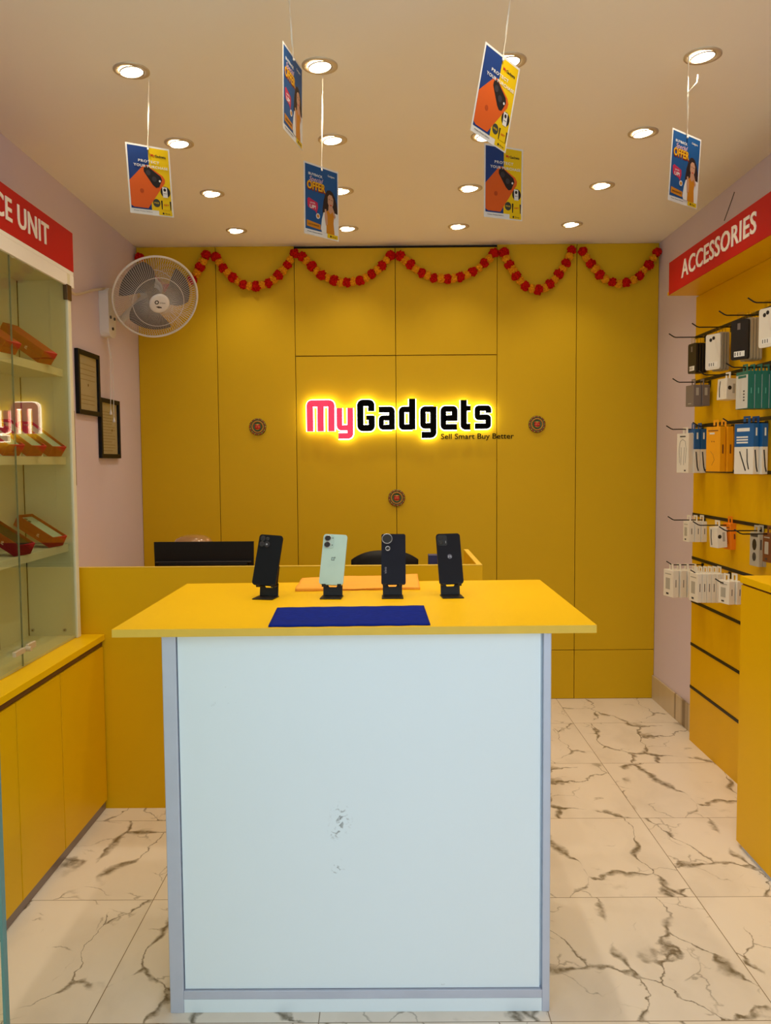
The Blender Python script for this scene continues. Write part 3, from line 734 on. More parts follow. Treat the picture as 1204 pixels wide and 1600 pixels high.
def glyph_obj(name, key, m, y0, y1, grow, parent_name):
    X = T(-.07, -4.85, -1.69) @ T(o0.x, 0, o0.z) @ Matrix(((S, 0, 0, 0), (0, 0, 1, 0), (0, -S, 0, 0), (0, 0, 0, 1))) @ T(-500, -150, 0)
    b = MB(X)
    for k, (path, w_) in enumerate(GLY[key]):
        L_, R2 = ribbon(arcpath(path), w_+3+grow)
        if grow:
            pass
        n = len(L_); e = k*.0003
        ya, yb = y0-e, y1+e
        vs = [(p[0], p[1], ya) for p in L_]+[(p[0], p[1], ya) for p in R2]+[(p[0], p[1], yb) for p in L_]+[(p[0], p[1], yb) for p in R2]
        fs = []
        for i in range(n-1):
            fs += [(i, i+1, n+i+1, n+i), (2*n+i, 3*n+i, 3*n+i+1, 2*n+i+1), (i, 2*n+i, 2*n+i+1, i+1), (n+i, n+i+1, 3*n+i+1, 3*n+i)]
        fs += [(0, n, 3*n, 2*n), (n-1, 3*n-1, 4*n-1, 2*n-1)]
        b.add(vs, fs, m)
    return b.build(name, sgn)
for nm, key, m in order:
    glyph_obj('letter', key, m, 4.838, 4.856, 0, None)
for nm, key, m in order:
    glyph_obj('led_backer', key, GLOW, 4.8575, 4.868, 8, None)
b = MB(T(-.07, -4.85, -1.69))
tp = at(688.5, 686, 4.885); te = at(802.5, 685, 4.885)
vs, fs = text_geo('Sell Smart Buy Better', .004, 0, 1); ww = max(v[0] for v in vs)-min(v[0] for v in vs)
b.text('Sell Smart Buy Better', LBLACK, T(tp.x, 4.8897, tp.z) @ RX(pi/2), size=.046, xs=(te.x-tp.x)/(ww*.046), z=.0015, off=.004)
b.build('tagline', sgn)

# ------------------------------------------------------------------ medallions
MD1 = mat('medallion_green', (60, 92, 40), .5); MD2 = mat('medallion_gold', (196, 140, 40), .4); MD3 = mat('medallion_red', (190, 34, 24), .5)
mp = None
for (px, py, lab) in ((402.5, 667, 'small round painted festive medallion on the yellow wall left of the shop name'), (838.5, 663, 'small round painted festive medallion on the yellow wall right of the shop name'), (619.5, 778, 'small round painted festive medallion below the shop name')):
    p = at(px, py, YB)
    if mp is None:
        t = thing('wall_medallion', lab, 'ornament', (p.x, YB-.0005, p.z)); mp = t
        b = MB(RX(pi/2)); b.lathe([(.0001, .006), (.036, .006), (.044, .009), (.050, .006), (.051, 0)], MD1, n=36)
        for k in range(26):
            a = 2*pi*k/26; b.sphere((.0455*cos(a), .0455*sin(a), .008), .0042, (MD2, MD3)[k % 2], nu=8, nv=5)
        b.build('beaded_border', t)
        b = MB(RX(pi/2)); b.lathe([(.037, .0062), (.036, .009), (.030, .009), (.029, .0062)], MD2, n=30)
        for k in range(16):
            a = 2*pi*k/16; b.sphere((.0328*cos(a), .0328*sin(a), .0095), .0024, MD3, nu=6, nv=4)
        b.build('inner_ring', t)
        b = MB(RX(pi/2)); b.sphere((0, -.004, .008), .015, MD3, sc=(1.2, .8, .35)); b.sphere((-.011, .010, .008), .006, MD3, sc=(1, 1, .5)); b.sphere((.011, .010, .008), .006, MD3, sc=(1, 1, .5))
        b.sphere((0, .012, .008), .007, MD2, sc=(1.6, .7, .5)); b.sphere((-.007, -.002, .012), .003, MD2); b.sphere((.007, -.002, .012), .003, MD2); b.tube([(-.012, -.014, .011), (0, -.018, .013), (.012, -.014, .011)], .002, MD2, n=5)
        b.build('centre_motif', t)
    else: t = dup(mp, (p.x, YB-.0005, p.z), None, lab)
    t['group'] = 'round wall medallions'

# ------------------------------------------------------------------ garlands
GR = mat('garland_red', (186, 22, 12), .9, spec=.1, var=.25, vscale=90); GO = mat('garland_orange', (222, 150, 20), .9, spec=.1, var=.2, vscale=90)
def pom_mesh(name, r, m, seed):
    bm = bmesh.new(); bmesh.ops.create_icosphere(bm, subdivisions=3, radius=r); rn = random.Random(seed)
    for v in bm.verts: v.co *= rn.choice((.74, .86, 1.0, 1.12))+rn.uniform(-.04, .04)
    me = bpy.data.meshes.new(name); bm.to_mesh(me); bm.free(); me.materials.append(m); return me
RP = [pom_mesh('red_pompom', .0288, GR, s) for s in (1, 2, 3)]; OP = [pom_mesh('orange_pompom', .0245, GO, s) for s in (4, 5, 6)]
gl = [((218, 402), (322, 398), (268, 452)), ((337, 402), (459, 397), (399, 447)), ((472, 400), (610, 399), (541, 441)), ((626, 399), (771, 396), (694, 436)), ((787, 394), (893, 391), (841, 452)), ((911, 392), (1026, 394), (968, 443))]
glab = ['red and orange pom-pom garland half hidden behind the wall fan', 'red and orange pom-pom garland on the second wall panel, just right of the fan', 'red and orange pom-pom garland over the left cupboard flap, above the pink letters', 'red and orange pom-pom garland over the right cupboard flap, above the black letters',
        'deep red and orange pom-pom garland, second from the right end of the wall', 'red and orange pom-pom garland in the back right corner, next to the pink wall']
for k, (a, c, lo) in enumerate(gl):
    A, B_, Lw = at(*a, 4.85), at(*c, 4.85), at(*lo, 4.85)
    t = thing('garland', glab[k], 'garland', (Lw.x, 4.85, A.z), (0, 0, 0), 'pom-pom garlands along the top of the yellow wall')
    sag = (A.z+B_.z)/2-Lw.z; N_ = 60; cv = []
    for i in range(N_+1):
        u = i/N_; s_ = 2*u-1; dpt = 1-abs(s_)**2.1
        cv.append(Vector((A.x+(B_.x-A.x)*u, 4.856, A.z+(B_.z-A.z)*u-sag*dpt))-Vector((Lw.x, 4.85, A.z)))
    b = MB(); b.tube(cv, .004, GO, n=5); b.build('string', t)
    for e in (cv[0], cv[-1]):
        b = MB(); b.tube([e+Vector((0, -.004, 0)), e+Vector((0, .032, .006))], .003, BLACKM, n=5); b.build('nail', t)
    ln = [0]
    for i in range(N_): ln.append(ln[-1]+(cv[i+1]-cv[i]).length)
    nb = int(round(ln[-1]/.0385)); nb += (nb+1) % 2
    step = ln[-1]/(nb-1)
    seq = 0
    for q in range(nb):
        d = q*step; i = max(j for j in range(N_+1) if ln[j] <= d+1e-6); i = min(i, N_-1); p = cv[i].lerp(cv[i+1], min(1, (d-ln[i])/max(1e-6, ln[i+1]-ln[i])))
        red = (q % 2 == 0)
        me = (RP if red else OP)[q % 3 if red else (q//2) % 3]
        o = bpy.data.objects.new('pompom', me); col.objects.link(o); o.parent = t; o.location = p+Vector((random.uniform(-.003, .003), -.002, random.uniform(-.003, .003)))
        o.rotation_euler = (random.uniform(0, 6), random.uniform(0, 6), random.uniform(0, 6)); s_ = random.uniform(.92, 1.06); o.scale = (s_ if red else s_*1.02,)*3

# ------------------------------------------------------------------ hanging posters
PW, PH = .156, .223
def pmat(n, c): return mat('print_'+n, tuple(v*.84 for v in c), .5, spec=.3)
pB, pY, pO, pK, pWh, pR, pM, pSk, pH, pP, pB2 = pmat('navy', (14, 58, 130)), pmat('yellow', (246, 206, 0)), pmat('orange', (230, 98, 28)), pmat('black', (28, 26, 30)), pmat('white', (244, 242, 238)), pmat('red', (214, 40, 26)), pmat('mustard', (216, 138, 20)), pmat('skin', (214, 160, 126)), pmat('hair', (44, 26, 22)), pmat('pink', (208, 40, 84)), pmat('blue', (10, 84, 150))
class Poster(MB):
    def uv(s, pts, z, m, dz=.00025): s.prism([((u-.5)*PW, -v*PH) for u, v in pts][::-1], z, z+dz, m)
    def circ(s, u, v, ru, z, m, n=18, sq=1): s.uv([(u+ru*cos(2*pi*i/n), v+ru*sq*PW/PH*sin(2*pi*i/n)) for i in range(n)], z, m)
    def txt(s, txt, u, v, hgt, m, z, wid=None, align='CENTER', off=0, shear=0, space=1, rot=0):
        vs, fs = text_geo(txt, off, shear, space); ww = max(p[0] for p in vs)-min(p[0] for p in vs)
        size = hgt*PH/.72; xs_ = 1 if wid is None else wid*PW/(ww*size)
        s.text(txt, m, T((u-.5)*PW, -v*PH, z) @ RZ(rot), size=size, xs=xs_, z=.00025, off=off, align=align, shear=shear, space=space)
def tagline_strip(b):
    b.txt('Protect. Prevent. Perform.', .30, .962, .014, pK, .0008, wid=.42)
    b.uv([(.66, .925), (.97, .925), (.97, .985), (.66, .985)], .0006, pY); b.circ(.76, .957, .022, .0009, pK); b.txt('Shop', .86, .966, .020, pK, .0009, wid=.12)
def protect():
    b = Poster(RX(pi/2)); b.uv([(0, 0), (1, 0), (1, 1), (0, 1)], -.0003, pWh, .0006)
    b.uv([(.035, .025), (.5, .025), (.5, .925), (.035, .925)], .0003, pB); b.uv([(.5, .025), (.965, .025), (.965, .925), (.5, .925)], .0003, pY)
    b.uv([(.035, .53), (.36, .30), (.44, .28), (.80, .41), (.85, .46), (.84, .51), (.42, .905), (.10, .905), (.035, .88)], .00056, pO)
    b.uv([(.37, .34), (.41, .30), (.47, .30), (.75, .42), (.78, .47), (.70, .58), (.63, .595), (.56, .56), (.37, .38)], .00082, pK)
    b.circ(.47, .39, .055, .0011, pmat('grey', (58, 56, 64))); b.circ(.60, .47, .055, .0011, pmat('grey', (58, 56, 64))); b.circ(.725, .49, .022, .0011, pWh)
    b.circ(.30, .66, .045, .00082, pmat('dark_orange', (190, 74, 20)))
    b.txt('My', .60, .145, .036, pR, .0008, wid=.09, off=.02); b.txt('Gadgets', .775, .150, .036, pK, .0008, wid=.25, off=.02)
    b.txt('PROTECT', .50, .245, .036, pWh, .0014, wid=.48, off=.02, space=1.2); b.txt('YOUR PURCHASE', .54, .315, .036, pWh, .0014, wid=.78, off=.02, space=1.15)
    b.circ(.84, .64, .115, .0006, pK); b.uv([(.77, .57), (.88, .57), (.89, .72), (.78, .72)], .0009, pWh); b.circ(.825, .61, .032, .0012, pK); b.uv([(.79, .66), (.87, .66), (.87, .665), (.79, .665)], .0012, pK)
    b.circ(.62, .815, .085, .0006, pmat('badge_grey', (60, 66, 60))); b.txt('FREE', .62, .825, .022, pY, .0009, wid=.11)
    b.uv([(.72, .77), (.96, .77), (.95, .90), (.73, .90)], .0006, pK); b.uv([(.76, .765), (.92, .765), (.93, .90), (.75, .90)], .0009, pY); b.txt('GET', .84, .84, .022, pR, .0012, wid=.12, off=.02)
    tagline_strip(b); return b
def buyback():
    b = Poster(RX(pi/2)); b.uv([(0, 0), (1, 0), (1, 1), (0, 1)], -.0003, pWh, .0006)
    b.uv([(.035, .025), (.965, .025), (.965, .925), (.035, .925)], .0003, pB2)
    b.txt('BUYBACK', .33, .165, .034, pWh, .0006, wid=.40, off=.015); b.txt('Gadgets', .78, .115, .028, pWh, .0006, wid=.20)
    b.txt('OFFER', .352, .365, .108, pmat('deep_red', (130, 24, 10)), .0006, wid=.56, off=.09); b.txt('OFFER', .345, .355, .108, pmat('amber', (250, 186, 20)), .0009, wid=.52, off=.03)
    b.txt('Special', .34, .245, .066, pmat('blush', (244, 196, 206)), .0013, wid=.40, shear=.35)
    b.uv([(.09, .51), (.13, .485), (.38, .53), (.39, .60), (.36, .655), (.36, .69), (.31, .65), (.13, .625), (.10, .60)], .0006, pP); b.txt('UP!', .24, .625, .05, pWh, .0009, wid=.17, off=.02); b.txt('LEVEL', .24, .558, .020, pWh, .0009, wid=.15)
    b.circ(.385, .715, .055, .0012, pWh); b.circ(.385, .715, .035, .0015, pM)
    b.uv([(.07, .80), (.46, .825), (.46, .90), (.07, .885)], .0006, pM); b.txt('EXCHANGE', .27, .862, .022, pK, .0009, wid=.30)
    # printed young woman with dark curly hair, white shirt, mustard top
    b.uv([(.52, .62), (.55, .48), (.60, .38), (.66, .315), (.74, .30), (.82, .325), (.89, .39), (.94, .48), (.965, .56), (.965, .70), (.90, .71), (.60, .70), (.53, .68)], .0006, pH)
    b.uv([(.47, .88), (.50, .74), (.55, .64), (.66, .62), (.70, .70), (.70, .925), (.50, .925)], .0009, pWh)
    b.uv([(.965, .62), (.86, .61), (.80, .68), (.82, .925), (.965, .925)], .0009, pWh)
    b.uv([(.63, .62), (.70, .58), (.80, .58), (.86, .64), (.84, .76), (.87, .925), (.63, .925)], .0011, pM)
    b.uv([(.69, .53), (.80, .53), (.81, .60), (.75, .64), (.69, .60)], .0013, pSk)
    b.uv([(.67, .40), (.72, .365), (.79, .37), (.835, .42), (.83, .50), (.78, .555), (.72, .55), (.67, .49)], .0015, pSk)
    b.uv([(.73, .505), (.79, .51), (.77, .525), (.74, .52)], .0018, pR); b.uv([(.70, .43), (.735, .432), (.735, .438), (.70, .437)], .0018, pH); b.uv([(.77, .435), (.81, .44), (.81, .446), (.77, .442)], .0018, pH)
    b.uv([(.77, .53), (.80, .52), (.86, .60), (.90, .66), (.87, .70), (.82, .62)], .0018, pSk)
    b.uv([(.58, .59), (.62, .585), (.66, .68), (.66, .80), (.61, .82), (.58, .70)], .0015, pSk)
    tagline_strip(b); return b
STR = mat('string_white', (236, 226, 206), .6)
def poster(kind, loc, yaw, roll, pit, label, strz, xtop, kink=False):
    t = thing('hanging_poster', label, 'poster', loc, (0, 0, 0), 'paper posters hanging on strings from the ceiling')
    Mx = RZ(yaw) @ RX(pit) @ RY(roll); t.rotation_euler = Mx.to_euler()
    (protect() if kind == 'P' else buyback()).build('card', t)
    inv = Mx.inverted()
    top = inv @ (Vector(xtop)-Vector(loc))
    b = MB(); a = Vector((0, -.0015, -.012)); N_ = 14; ws = .0022
    vs = []; fs = []
    for i in range(N_+1):
        p = a.lerp(top, i/N_); an = i*.35; d = Vector((cos(an), sin(an), 0))*ws; n_ = Vector((-sin(an), cos(an), 0))*.0005
        vs += [p-d-n_, p+d-n_, p+d+n_, p-d+n_]
    for i in range(N_):
        for k in range(4): fs.append((4*i+k, 4*i+(k+1) % 4, 4*i+4+(k+1) % 4, 4*i+4+k))
    fs += [(3, 2, 1, 0), (4*N_, 4*N_+1, 4*N_+2, 4*N_+3)]
    b.add(vs, fs, STR); b.sphere((0, -.003, -.012), .0032, STR, nu=8, nv=6)
    if kink:
        k0 = a.lerp(top, .55)
        b.tube([k0, k0+inv @ Vector((.028, 0, .032)), k0+inv @ Vector((.030, 0, .055))], .0016, STR, n=5)
    b.build('string', t); return t
poster('P', (-.797, 2.80, 2.507), .711, -.077, .050, 'blue and yellow PROTECT YOUR PURCHASE poster hanging at the left', 0, (-.782, 2.785, ZC))
poster('B', (-.249, 2.272, 2.541), 1.346, .011, .008, 'blue BUYBACK Special OFFER poster seen nearly edge-on, hanging highest left of centre', 0, (-.258, 2.27, ZC))
poster('B', (-.209, 2.70, 2.399), .857, -.02, .026, 'blue BUYBACK Special OFFER poster hanging lowest, in the centre', 0, (-.206, 2.768, ZC))
poster('P', (.309, 2.215, 2.508), .803, .111, .136, 'tilted PROTECT YOUR PURCHASE poster right of centre, the nearer of the overlapping pair', 0, (.335, 2.215, ZC))
poster('P', (.377, 2.684, 2.451), .53, -.047, .071, 'PROTECT YOUR PURCHASE poster right of centre, partly hidden behind the tilted one', 0, (.377, 2.67, ZC))
poster('B', (.972, 2.712, 2.496), .628, .027, .043, 'blue BUYBACK Special OFFER poster with a kinked string, hanging at the right', 0, (.952, 2.655, ZC), True)

# ------------------------------------------------------------------ right side: slat panel, sign, hooks, goods
XP = 1.545; YP = 4.15
t = thing('slat_panel', 'yellow slatwall panel with black grooves on the right wall', 'slatwall', (1.57, 2.6, 0))
X = T(-1.57, -2.6, 0)
slz = [2.055-.2215*k for k in range(9)]
b = MB(X)
prev = 2.255
for z in slz:
    b.box((XP, 1.0, z+.006), (XR-.001, YP, prev), YEL); prev = z-.006
b.box((XP, 1.0, 0.0), (XR-.001, YP, prev), YEL); b.build('board', t, bevel=.001)
for z in slz:
    b = MB(X); b.box((XP-.003, 1.0, z-.0075), (XP+.010, YP-.001, z+.0075), BLACKM); b.build('groove_rail', t, bevel=.001)
t = thing('accessories_sign', 'red sign box reading ACCESSORIES over the right slatwall, yellow underneath', 'sign', (1.49, 2.6, 2.256))
X = T(-1.49, -2.6, -2.256); ysr = 4.085
b = MB(X); b.box((1.389, 1.0, 2.256), (XR-.001, ysr+.03, 2.272), YEL); b.build('soffit', t, bevel=.001)
b = MB(X); b.box((1.389, 1.0, 2.2725), (XR-.001, ysr, 2.408), YEL); b.build('box_body', t)
b = MB(X); b.box((1.385, 1.0, 2.254), (1.3887, ysr, 2.410), RED); b.build('red_panel', t, bevel=.001)
XT2 = Matrix(((0, 0, -1, 0), (-1, 0, 0, 0), (0, 1, 0, 0), (0, 0, 0, 1)))
b = MB(X); 
vs, fs = text_geo('ACCESSORIES', .014, 0, 1.06); ww = max(v[0] for v in vs)-min(v[0] for v in vs)
b.text('ACCESSORIES', SIGNW, T(1.3845, 3.905, 2.2975) @ XT2, size=.112, xs=(3.905-3.125)/(ww*.112), z=.003, off=.014, space=1.06); b.build('lettering', t)

# right low cabinet
t = thing('side_cabinet', 'yellow laminate low cabinet standing at the right edge of the room', 'cabinet', (1.45, 2.0, 0))
X = T(-1.45, -2.0, 0)
b = MB(X); b.box((1.305, .9, .03), (1.54, 2.99, .985), YEL); b.build('body', t)
b = MB(X); b.box((1.2955, 2.10, .018), (1.304, 2.992, .985), YEL); b.build('door', t, bevel=.001)
b = MB(X); b.box((1.2955, 1.0, .018), (1.304, 2.097, .985), YEL); b.build('door', t, bevel=.001)
b = MB(X); b.box((1.303, .9, 0), (1.32, 2.96, .029), ALU); b.build('toe_kick', t)
b = MB(X); b.box((1.302, .9, .9855), (1.54, 2.992, .992), BROWN); b.build('finger_channel', t)
b = MB(X); b.box((1.2935, .9, .9925), (1.543, 2.998, 1.018), YTOP); b.build('countertop', t, bevel=.001)

# hooks
def make_hook():
    b = MB(); b.tube([(0, 0, 0), (-.145, 0, 0), (-.155, 0, .003), (-.178, 0, .018)], .0028, BLACKM, n=6)
    b.box((-.003, -.010, -.022), (.001, .010, .008), BLACKM); return b.build('display_hook')
ordn = ('first', 'second', 'third', 'fourth')
rown = {0: 'top', 1: 'second', 2: 'third', 4: 'fifth', 5: 'sixth'}
hy = {0: (4.01, 3.71, 3.41, 3.14), 1: (3.95, 3.62, 3.33), 2: (4.03, 3.68, 3.35), 4: (3.99, 3.66, 3.37, 3.22), 5: (4.0, 3.68, 3.40)}
hp = None
for r_, ys_ in hy.items():
    for k, y in enumerate(ys_):
        if hp is None: hp = make_hook(); o = hp
        else: o = hp.copy(); col.objects.link(o)
        dx = {0: 0, 1: .01, 2: 0, 4: -.0, 5: 0}[r_]
        o.location = (XP-.0035, y, slz[r_]-.018)
        tag(o, 'black wire display hook, %s from the far end on the %s row of the slatwall' % (ordn[k], rown[r_]), 'hook', 'display hooks on the slatwall')
# goods
def gm(n, c, **k): return mat('goods_'+n, c, .45, **k)
gW, gK, gG, gT, gBl, gYe, gOr, gLG, gBr = gm('white', (232, 226, 212)), gm('black', (26, 25, 26)), gm('grey', (118, 108, 104)), gm('teal', (8, 108, 96)), gm('blue', (20, 92, 156)), gm('amber', (244, 168, 12)), gm('orange', (240, 132, 10)), gm('light_grey', (176, 172, 160)), gm('brown', (112, 62, 34))
gSt, gInk = gm('sticker', (240, 238, 230)), gm('ink', (60, 58, 60))
def pack(name, label, cat, group, cxx, y, ztop, tx, wy, h, yaw=0, tilt=0, style='plain', m=None):
    t = thing(name, label, cat, (cxx, y, ztop), (0, tilt, yaw), group)
    m = m or gW
    b = MB(); lo = (-tx/2, -wy/2, -h); hi = (tx/2, wy/2, 0)
    if style == 'case':
        b = MB(Matrix(((0, 0, -1, 0), (1, 0, 0, 0), (0, 1, 0, 0), (0, 0, 0, 1)))); b.prism(rrect(-wy/2, -h, wy/2, 0, .010), -tx/2, tx/2, m)
    elif style == 'twotone':
        b.box((lo[0], lo[1], -h), (hi[0], hi[1], -h*.46), gW); b.box((lo[0], lo[1], -h*.46+.0002), hi, m)
    else: b.box(lo, hi, m)
    b.build('package', t, bevel=.0012)
    # hanger tab
    b = MB(); b.box((-.0006, -.018, .0003), (.0006, -.006, .022), CLEAR if style == 'case' else m); b.box((-.0006, .006, .0003), (.0006, .018, .022), CLEAR if style == 'case' else m)
    b.box((-.0006, -.018, .0222), (.0006, .018, .030), CLEAR if style == 'case' else m); b.build('hang_tab', t)
    # print on the front (-x) and near side (-y)
    F = T(-tx/2-.0002, 0, 0) @ Matrix(((0, 0, -1, 0), (-1, 0, 0, 0), (0, 1, 0, 0), (0, 0, 0, 1)))     # x-> -y, y->z, z-> -x
    Sd = T(0, -wy/2-.0002, 0) @ RX(pi/2)                                                               # x->x, y->z, z->-y
    b = MB()
    if style == 'case':
        b.box((-wy*.30, -h+.012, 0), (wy*.32, -h+.034, .0004), gSt, F)
        for k in range(3): b.box((-wy*.25+.006*k*2, -h+.016, .0004), (-wy*.25+.006*k*2+.004, -h+.030, .0006), gInk, F)
        if m == gW:
            for q in ((-.012, -.025), (.004, -.018)): b.cyl(.008, 0, .0005, gK, F @ T(q[0], q[1], 0), n=14)
        else: b.box((-.010, -.04, 0), (.004, -.014, .0004), gG, F)
    elif style == 'earphone':
        b.tube([(-.02, -h*.75, 0), (-.026, -h*.4, 0), (-.018, -h*.2, 0), (0, -h*.15, 0), (.018, -h*.2, 0), (.026, -h*.4, 0), (.02, -h*.75, 0)], .0009, gInk, F, n=4)
        b.tube([(-.010, -h*.35, 0), (-.012, -h*.8, 0)], .0009, gInk, F, n=4); b.tube([(.012, -h*.35, 0), (.008, -h*.8, 0)], .0009, gInk, F, n=4)
        b.box((-.02, -h*.09, 0), (.02, -h*.06, .0004), gInk, F); b.box((.012, -h+.008, 0), (.024, -h+.015, .0004), gInk, F)
    elif style == 'twotone':
        b.box((-wy*.36, -.032, 0), (wy*.30, -.018, .0004), gSt, F)
        for k in range(3): b.box((-wy*.38, -.058-.011*k, 0), (wy*.22, -.052-.011*k, .0004), gSt, F)
        b.tube([(-.02, -h*.55, 0), (.012, -h+.014, 0)], .0030, gK, F, n=5); b.tube([(.018, -h*.50, 0), (.020, -h*.75, 0), (.028, -h+.02, 0)], .0026, gK, F, n=5)
        b.tube([(-tx*.2, -h*.52, 0), (tx*.05, -h+.030, 0), (tx*.25, -h+.010, 0)], .0030, gK, Sd, n=5); b.box((-.004, -.05, 0), (.004, -.018, .0004), gSt, Sd)
    elif style == 'amber':
        b.tube([(-.016, -h*.55, 0), (.0, -h*.62, 0), (.010, -h*.74, 0), (-.008, -h*.86, 0)], .0008, gBr, F, n=4); b.box((-wy*.25, -.034, 0), (wy*.1, -.026, .0004), gSt, F); b.box((-wy*.36, -.020, 0), (wy*.35, -.016, .0004), gBr, F)
        for k in range(2): b.cyl(.003, 0, .0004, gBr, F @ T(-.008+.014*k, -h*.33, 0), n=8)
        b.box((-.0035, -h*.60, 0), (.0035, -h*.40, .0004), gBr, Sd)
    elif style == 'teal':
        b.box((-wy/2+.002, -h+.002, 0), (wy/2-.002, -.014, .0003), gm('pale', (206, 208, 204)), F); b.box((-wy*.3, -.026, .0003), (wy*.35, -.016, .0006), gT, F)
        for k in range(4): b.box((wy*.12, -h*.55-.012*k, .0003), (wy*.24, -h*.55-.012*k+.006, .0006), gInk, F)
        b.box((-.002, -h*.6, 0), (.002, -h*.45, .0004), gm('teal_pale', (90, 170, 160)), Sd)
    elif style == 'charger':
        b.cyl(.009, 0, .0005, gK, Sd @ T(-.012, -h*.45, 0), n=12); b.tube([(-.014, -.010, 0), (-.018, -h*.5, 0), (-.014, -h+.010, 0)], .0022, gK, F, n=5)
        b.box((.002, -h*.7, 0), (.014, -h*.25, .0004), gLG, Sd)
    elif style == 'grey':
        b.box((-.008, -h*.5, 0), (.006, -h*.14, .0004), gLG, Sd); b.box((-wy*.2, -h+.010, 0), (wy*.2, -h+.014, .0004), gLG, F)
    elif style == 'gadget':
        b.prism([(.016*cos(2*pi*i/12), -h*.36+.024*sin(2*pi*i/12)) for i in range(12)], 0, .0004, gK, F); b.prism([(.014*cos(2*pi*i/12), -h*.72+.018*sin(2*pi*i/12)) for i in range(12)], 0, .0004, gInk, F)
        b.box((-wy*.4, -h*.13, 0), (wy*.35, -h*.04, .0004), gInk, F); b.box((-tx*.2, -h*.5, 0), (tx*.15, -h*.2, .0004), gInk, Sd)
    else:
        b.box((-wy*.26, -h*.72, 0), (wy*.18, -h*.30, .0004), gLG, F); b.box((-wy*.34, -h*.17, 0), (wy*.30, -h*.13, .0004), gLG, F); b.box((-wy*.2, -h*.92, 0), (wy*.05, -h*.85, .0004), gInk, F)
        b.box((-.0016, -h*.62, 0), (.0016, -h*.34, .0004), gInk, Sd)
    b.build('print', t)
    return t
def series(name, r_, k, x0px, pitch, n, pyt, pyb, wy, labels, cat, group, style='plain', m=None, yaw=0, tx=None, tilt=0, dy=0):
    """n packages one behind another along a hook, from its tip towards the wall"""
    y = hy[r_][k]+dy; yn = y-wy/2
    for q in range(n):
        pxc = x0px+pitch*(q+.5)
        a = at(pxc, pyt, yn); c = at(pxc, pyb, yn)
        tt = tx or pitch/FPX*yn*(.93 if n == 1 or yaw < .2 else .84)
        lab = labels[q] if isinstance(labels, (list, tuple)) else labels
        pack(name, lab, cat, group, a.x, y, a.z, tt, wy, a.z-c.z, yaw, tilt, style, m)
o4 = ('frontmost', 'second', 'third', 'rearmost')
series('phone_case', 0, 0, 1085, 4.6, 4, 535, 582, .080, ['black phone case at the far end of the top hook row, %s of four' % s for s in o4], 'phone case', 'black phone cases on the far top hook', 'case', gK, yaw=.12, tx=.010)
series('phone_case', 0, 1, 1117, 7, 1, 520, 576, .082, 'white phone case pack with camera print, frontmost on the second top hook', 'phone case', 'cases on the second top hook', 'case', gW, yaw=.45, tx=.010)
series('phone_case', 0, 1, 1125, 4.4, 3, 518, 578, .078, ['clear phone case pack on the second top hook, %s of three behind the white one' % s for s in ('first', 'middle', 'last')], 'phone case', 'cases on the second top hook', 'case', gm('clear_grey', (150, 140, 120)), yaw=.12, tx=.010)
series('phone_case', 0, 2, 1160, 7, 1, 497, 560, .082, 'large black phone case with white sticker, frontmost on the third top hook', 'phone case', 'cases on the third top hook', 'case', gK, yaw=.5, tx=.012)
series('phone_case', 0, 2, 1171, 4.8, 4, 495, 562, .080, ['clear phone case pack on the third top hook, %s of four behind the black one' % s for s in o4], 'phone case', 'cases on the third top hook', 'case', gm('clear_beige', (168, 152, 124)), yaw=.1, tx=.010)
series('phone_case', 0, 3, 1204, 7, 1, 478, 540, .082, 'white phone case pack cut by the right edge on the top hook row', 'phone case', None, 'case', gW, yaw=.3, tx=.010)
series('accessory_box', 1, 0, 1081, 13.5, 2, 601, 634, .075, ['dark grey accessory box at the far end of the second hook row, front one', 'dark grey accessory box at the far end of the second hook row, rear one'], 'box', 'grey boxes on the far second-row hook', 'grey', gG, yaw=.15)
series('charger_box', 1, 1, 1132, 20, 1, 591, 624, .07, 'small white charger box on the second hook row, between grey and teal boxes', 'box', None, 'charger', gW, yaw=.2, tilt=.05)
series('teal_box', 1, 2, 1166, 11.3, 4, 579, 638, .09, ['teal accessory box with pale front, %s of four in the row near the right edge' % s for s in o4], 'box', 'teal boxes on the second hook row', 'teal', gT, yaw=.12)
series('earphone_box', 2, 0, 1070, 11, 1, 677, 739, .085, 'tall white earphone box with line drawing, at the tip of the far third-row hook', 'box', None, 'earphone', gW, yaw=.35)
series('cable_box', 2, 0, 1083, 10, 2, 670, 739, .085, ['blue and white cable box just behind the white earphone box', 'blue and white cable box nearest the wall on the far third-row hook'], 'box', 'blue cable boxes on the far third-row hook', 'twotone', gBl, yaw=.1)
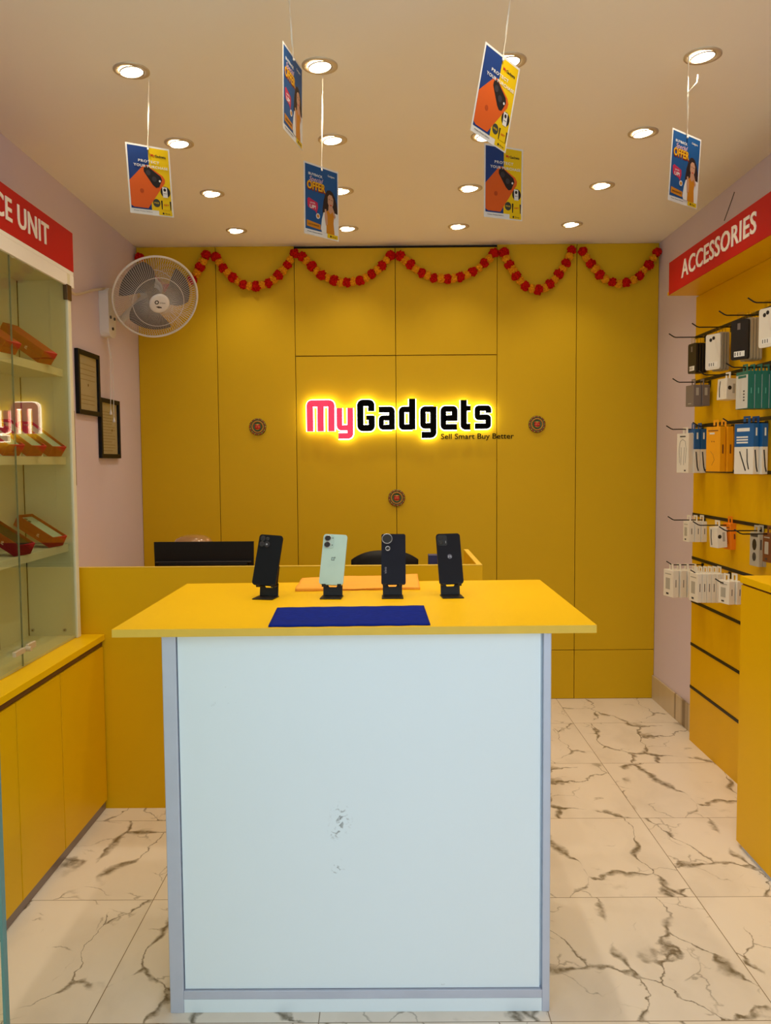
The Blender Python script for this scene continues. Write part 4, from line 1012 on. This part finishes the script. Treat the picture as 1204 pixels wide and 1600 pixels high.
series('amber_box', 2, 1, 1119, 12, 2, 666, 737, .095, ['amber yellow cable box with sticker, front one on the third hook row', 'amber yellow cable box, rear one on the third hook row'], 'box', 'amber boxes on the third hook row', 'amber', gYe, yaw=.28)
series('cable_box', 2, 2, 1168, 14, 2, 661, 741, .10, ['large blue and white adapter box, front one near the right edge', 'large blue and white adapter box, rear one near the right edge'], 'box', 'blue adapter boxes near the right edge', 'twotone', gBl, yaw=.38)
o3 = ('front', 'middle', 'rear')
series('adapter_box', 4, 0, 1074, 10.2, 3, 815, 847, .055, ['small white adapter box on the far fifth-row hook, %s one of three' % s for s in o3], 'box', 'white boxes on the far fifth-row hook', 'plain', gW, yaw=.15)
series('earbud_box', 4, 1, 1116, 18, 1, 824, 856, .06, 'white earbud box with dark pictures hanging in front of an orange box', 'box', None, 'charger', gW, yaw=.2, tilt=-.07)
series('orange_box', 4, 1, 1138, 14, 1, 818, 859, .06, 'small orange box behind the white earbud box on the fifth row', 'box', None, 'amber', gOr, yaw=.15, tilt=-.05)
series('gadget_box', 4, 2, 1184, 7.2, 2, 833, 886, .07, ['grey printed gadget box with black shapes, front one above the right cabinet', 'grey printed gadget box with black shapes, rear one above the right cabinet'], 'box', 'grey gadget boxes above the right cabinet', 'gadget', gLG, yaw=.1)
series('brown_box', 4, 3, 1203, 10, 1, 834, 880, .06, 'dark brown box cut by the right edge above the right cabinet', 'box', None, 'plain', gBr, yaw=.1)
series('adapter_box', 5, 0, 1047, 12, 4, 892, 934, .085, ['white flat box on the far end of the sixth hook row, %s of four' % s for s in o4], 'box', 'white boxes on the far sixth-row hook', 'plain', gW, yaw=.22)
series('slim_box', 5, 1, 1088, 7.4, 6, 897, 942, .08, ['slim white box on the second sixth-row hook, %s of six' % s for s in ('frontmost', 'second', 'third', 'fourth', 'fifth', 'rearmost')], 'box', 'slim white boxes on the second sixth-row hook', 'plain', gW, yaw=.12)
series('adapter_box', 5, 2, 1134, 12.5, 2, 909, 945, .07, ['white rounded adapter box beside the right cabinet, front one', 'white rounded adapter box half hidden by the right cabinet'], 'box', 'white boxes beside the right cabinet', 'plain', gW, yaw=.25)
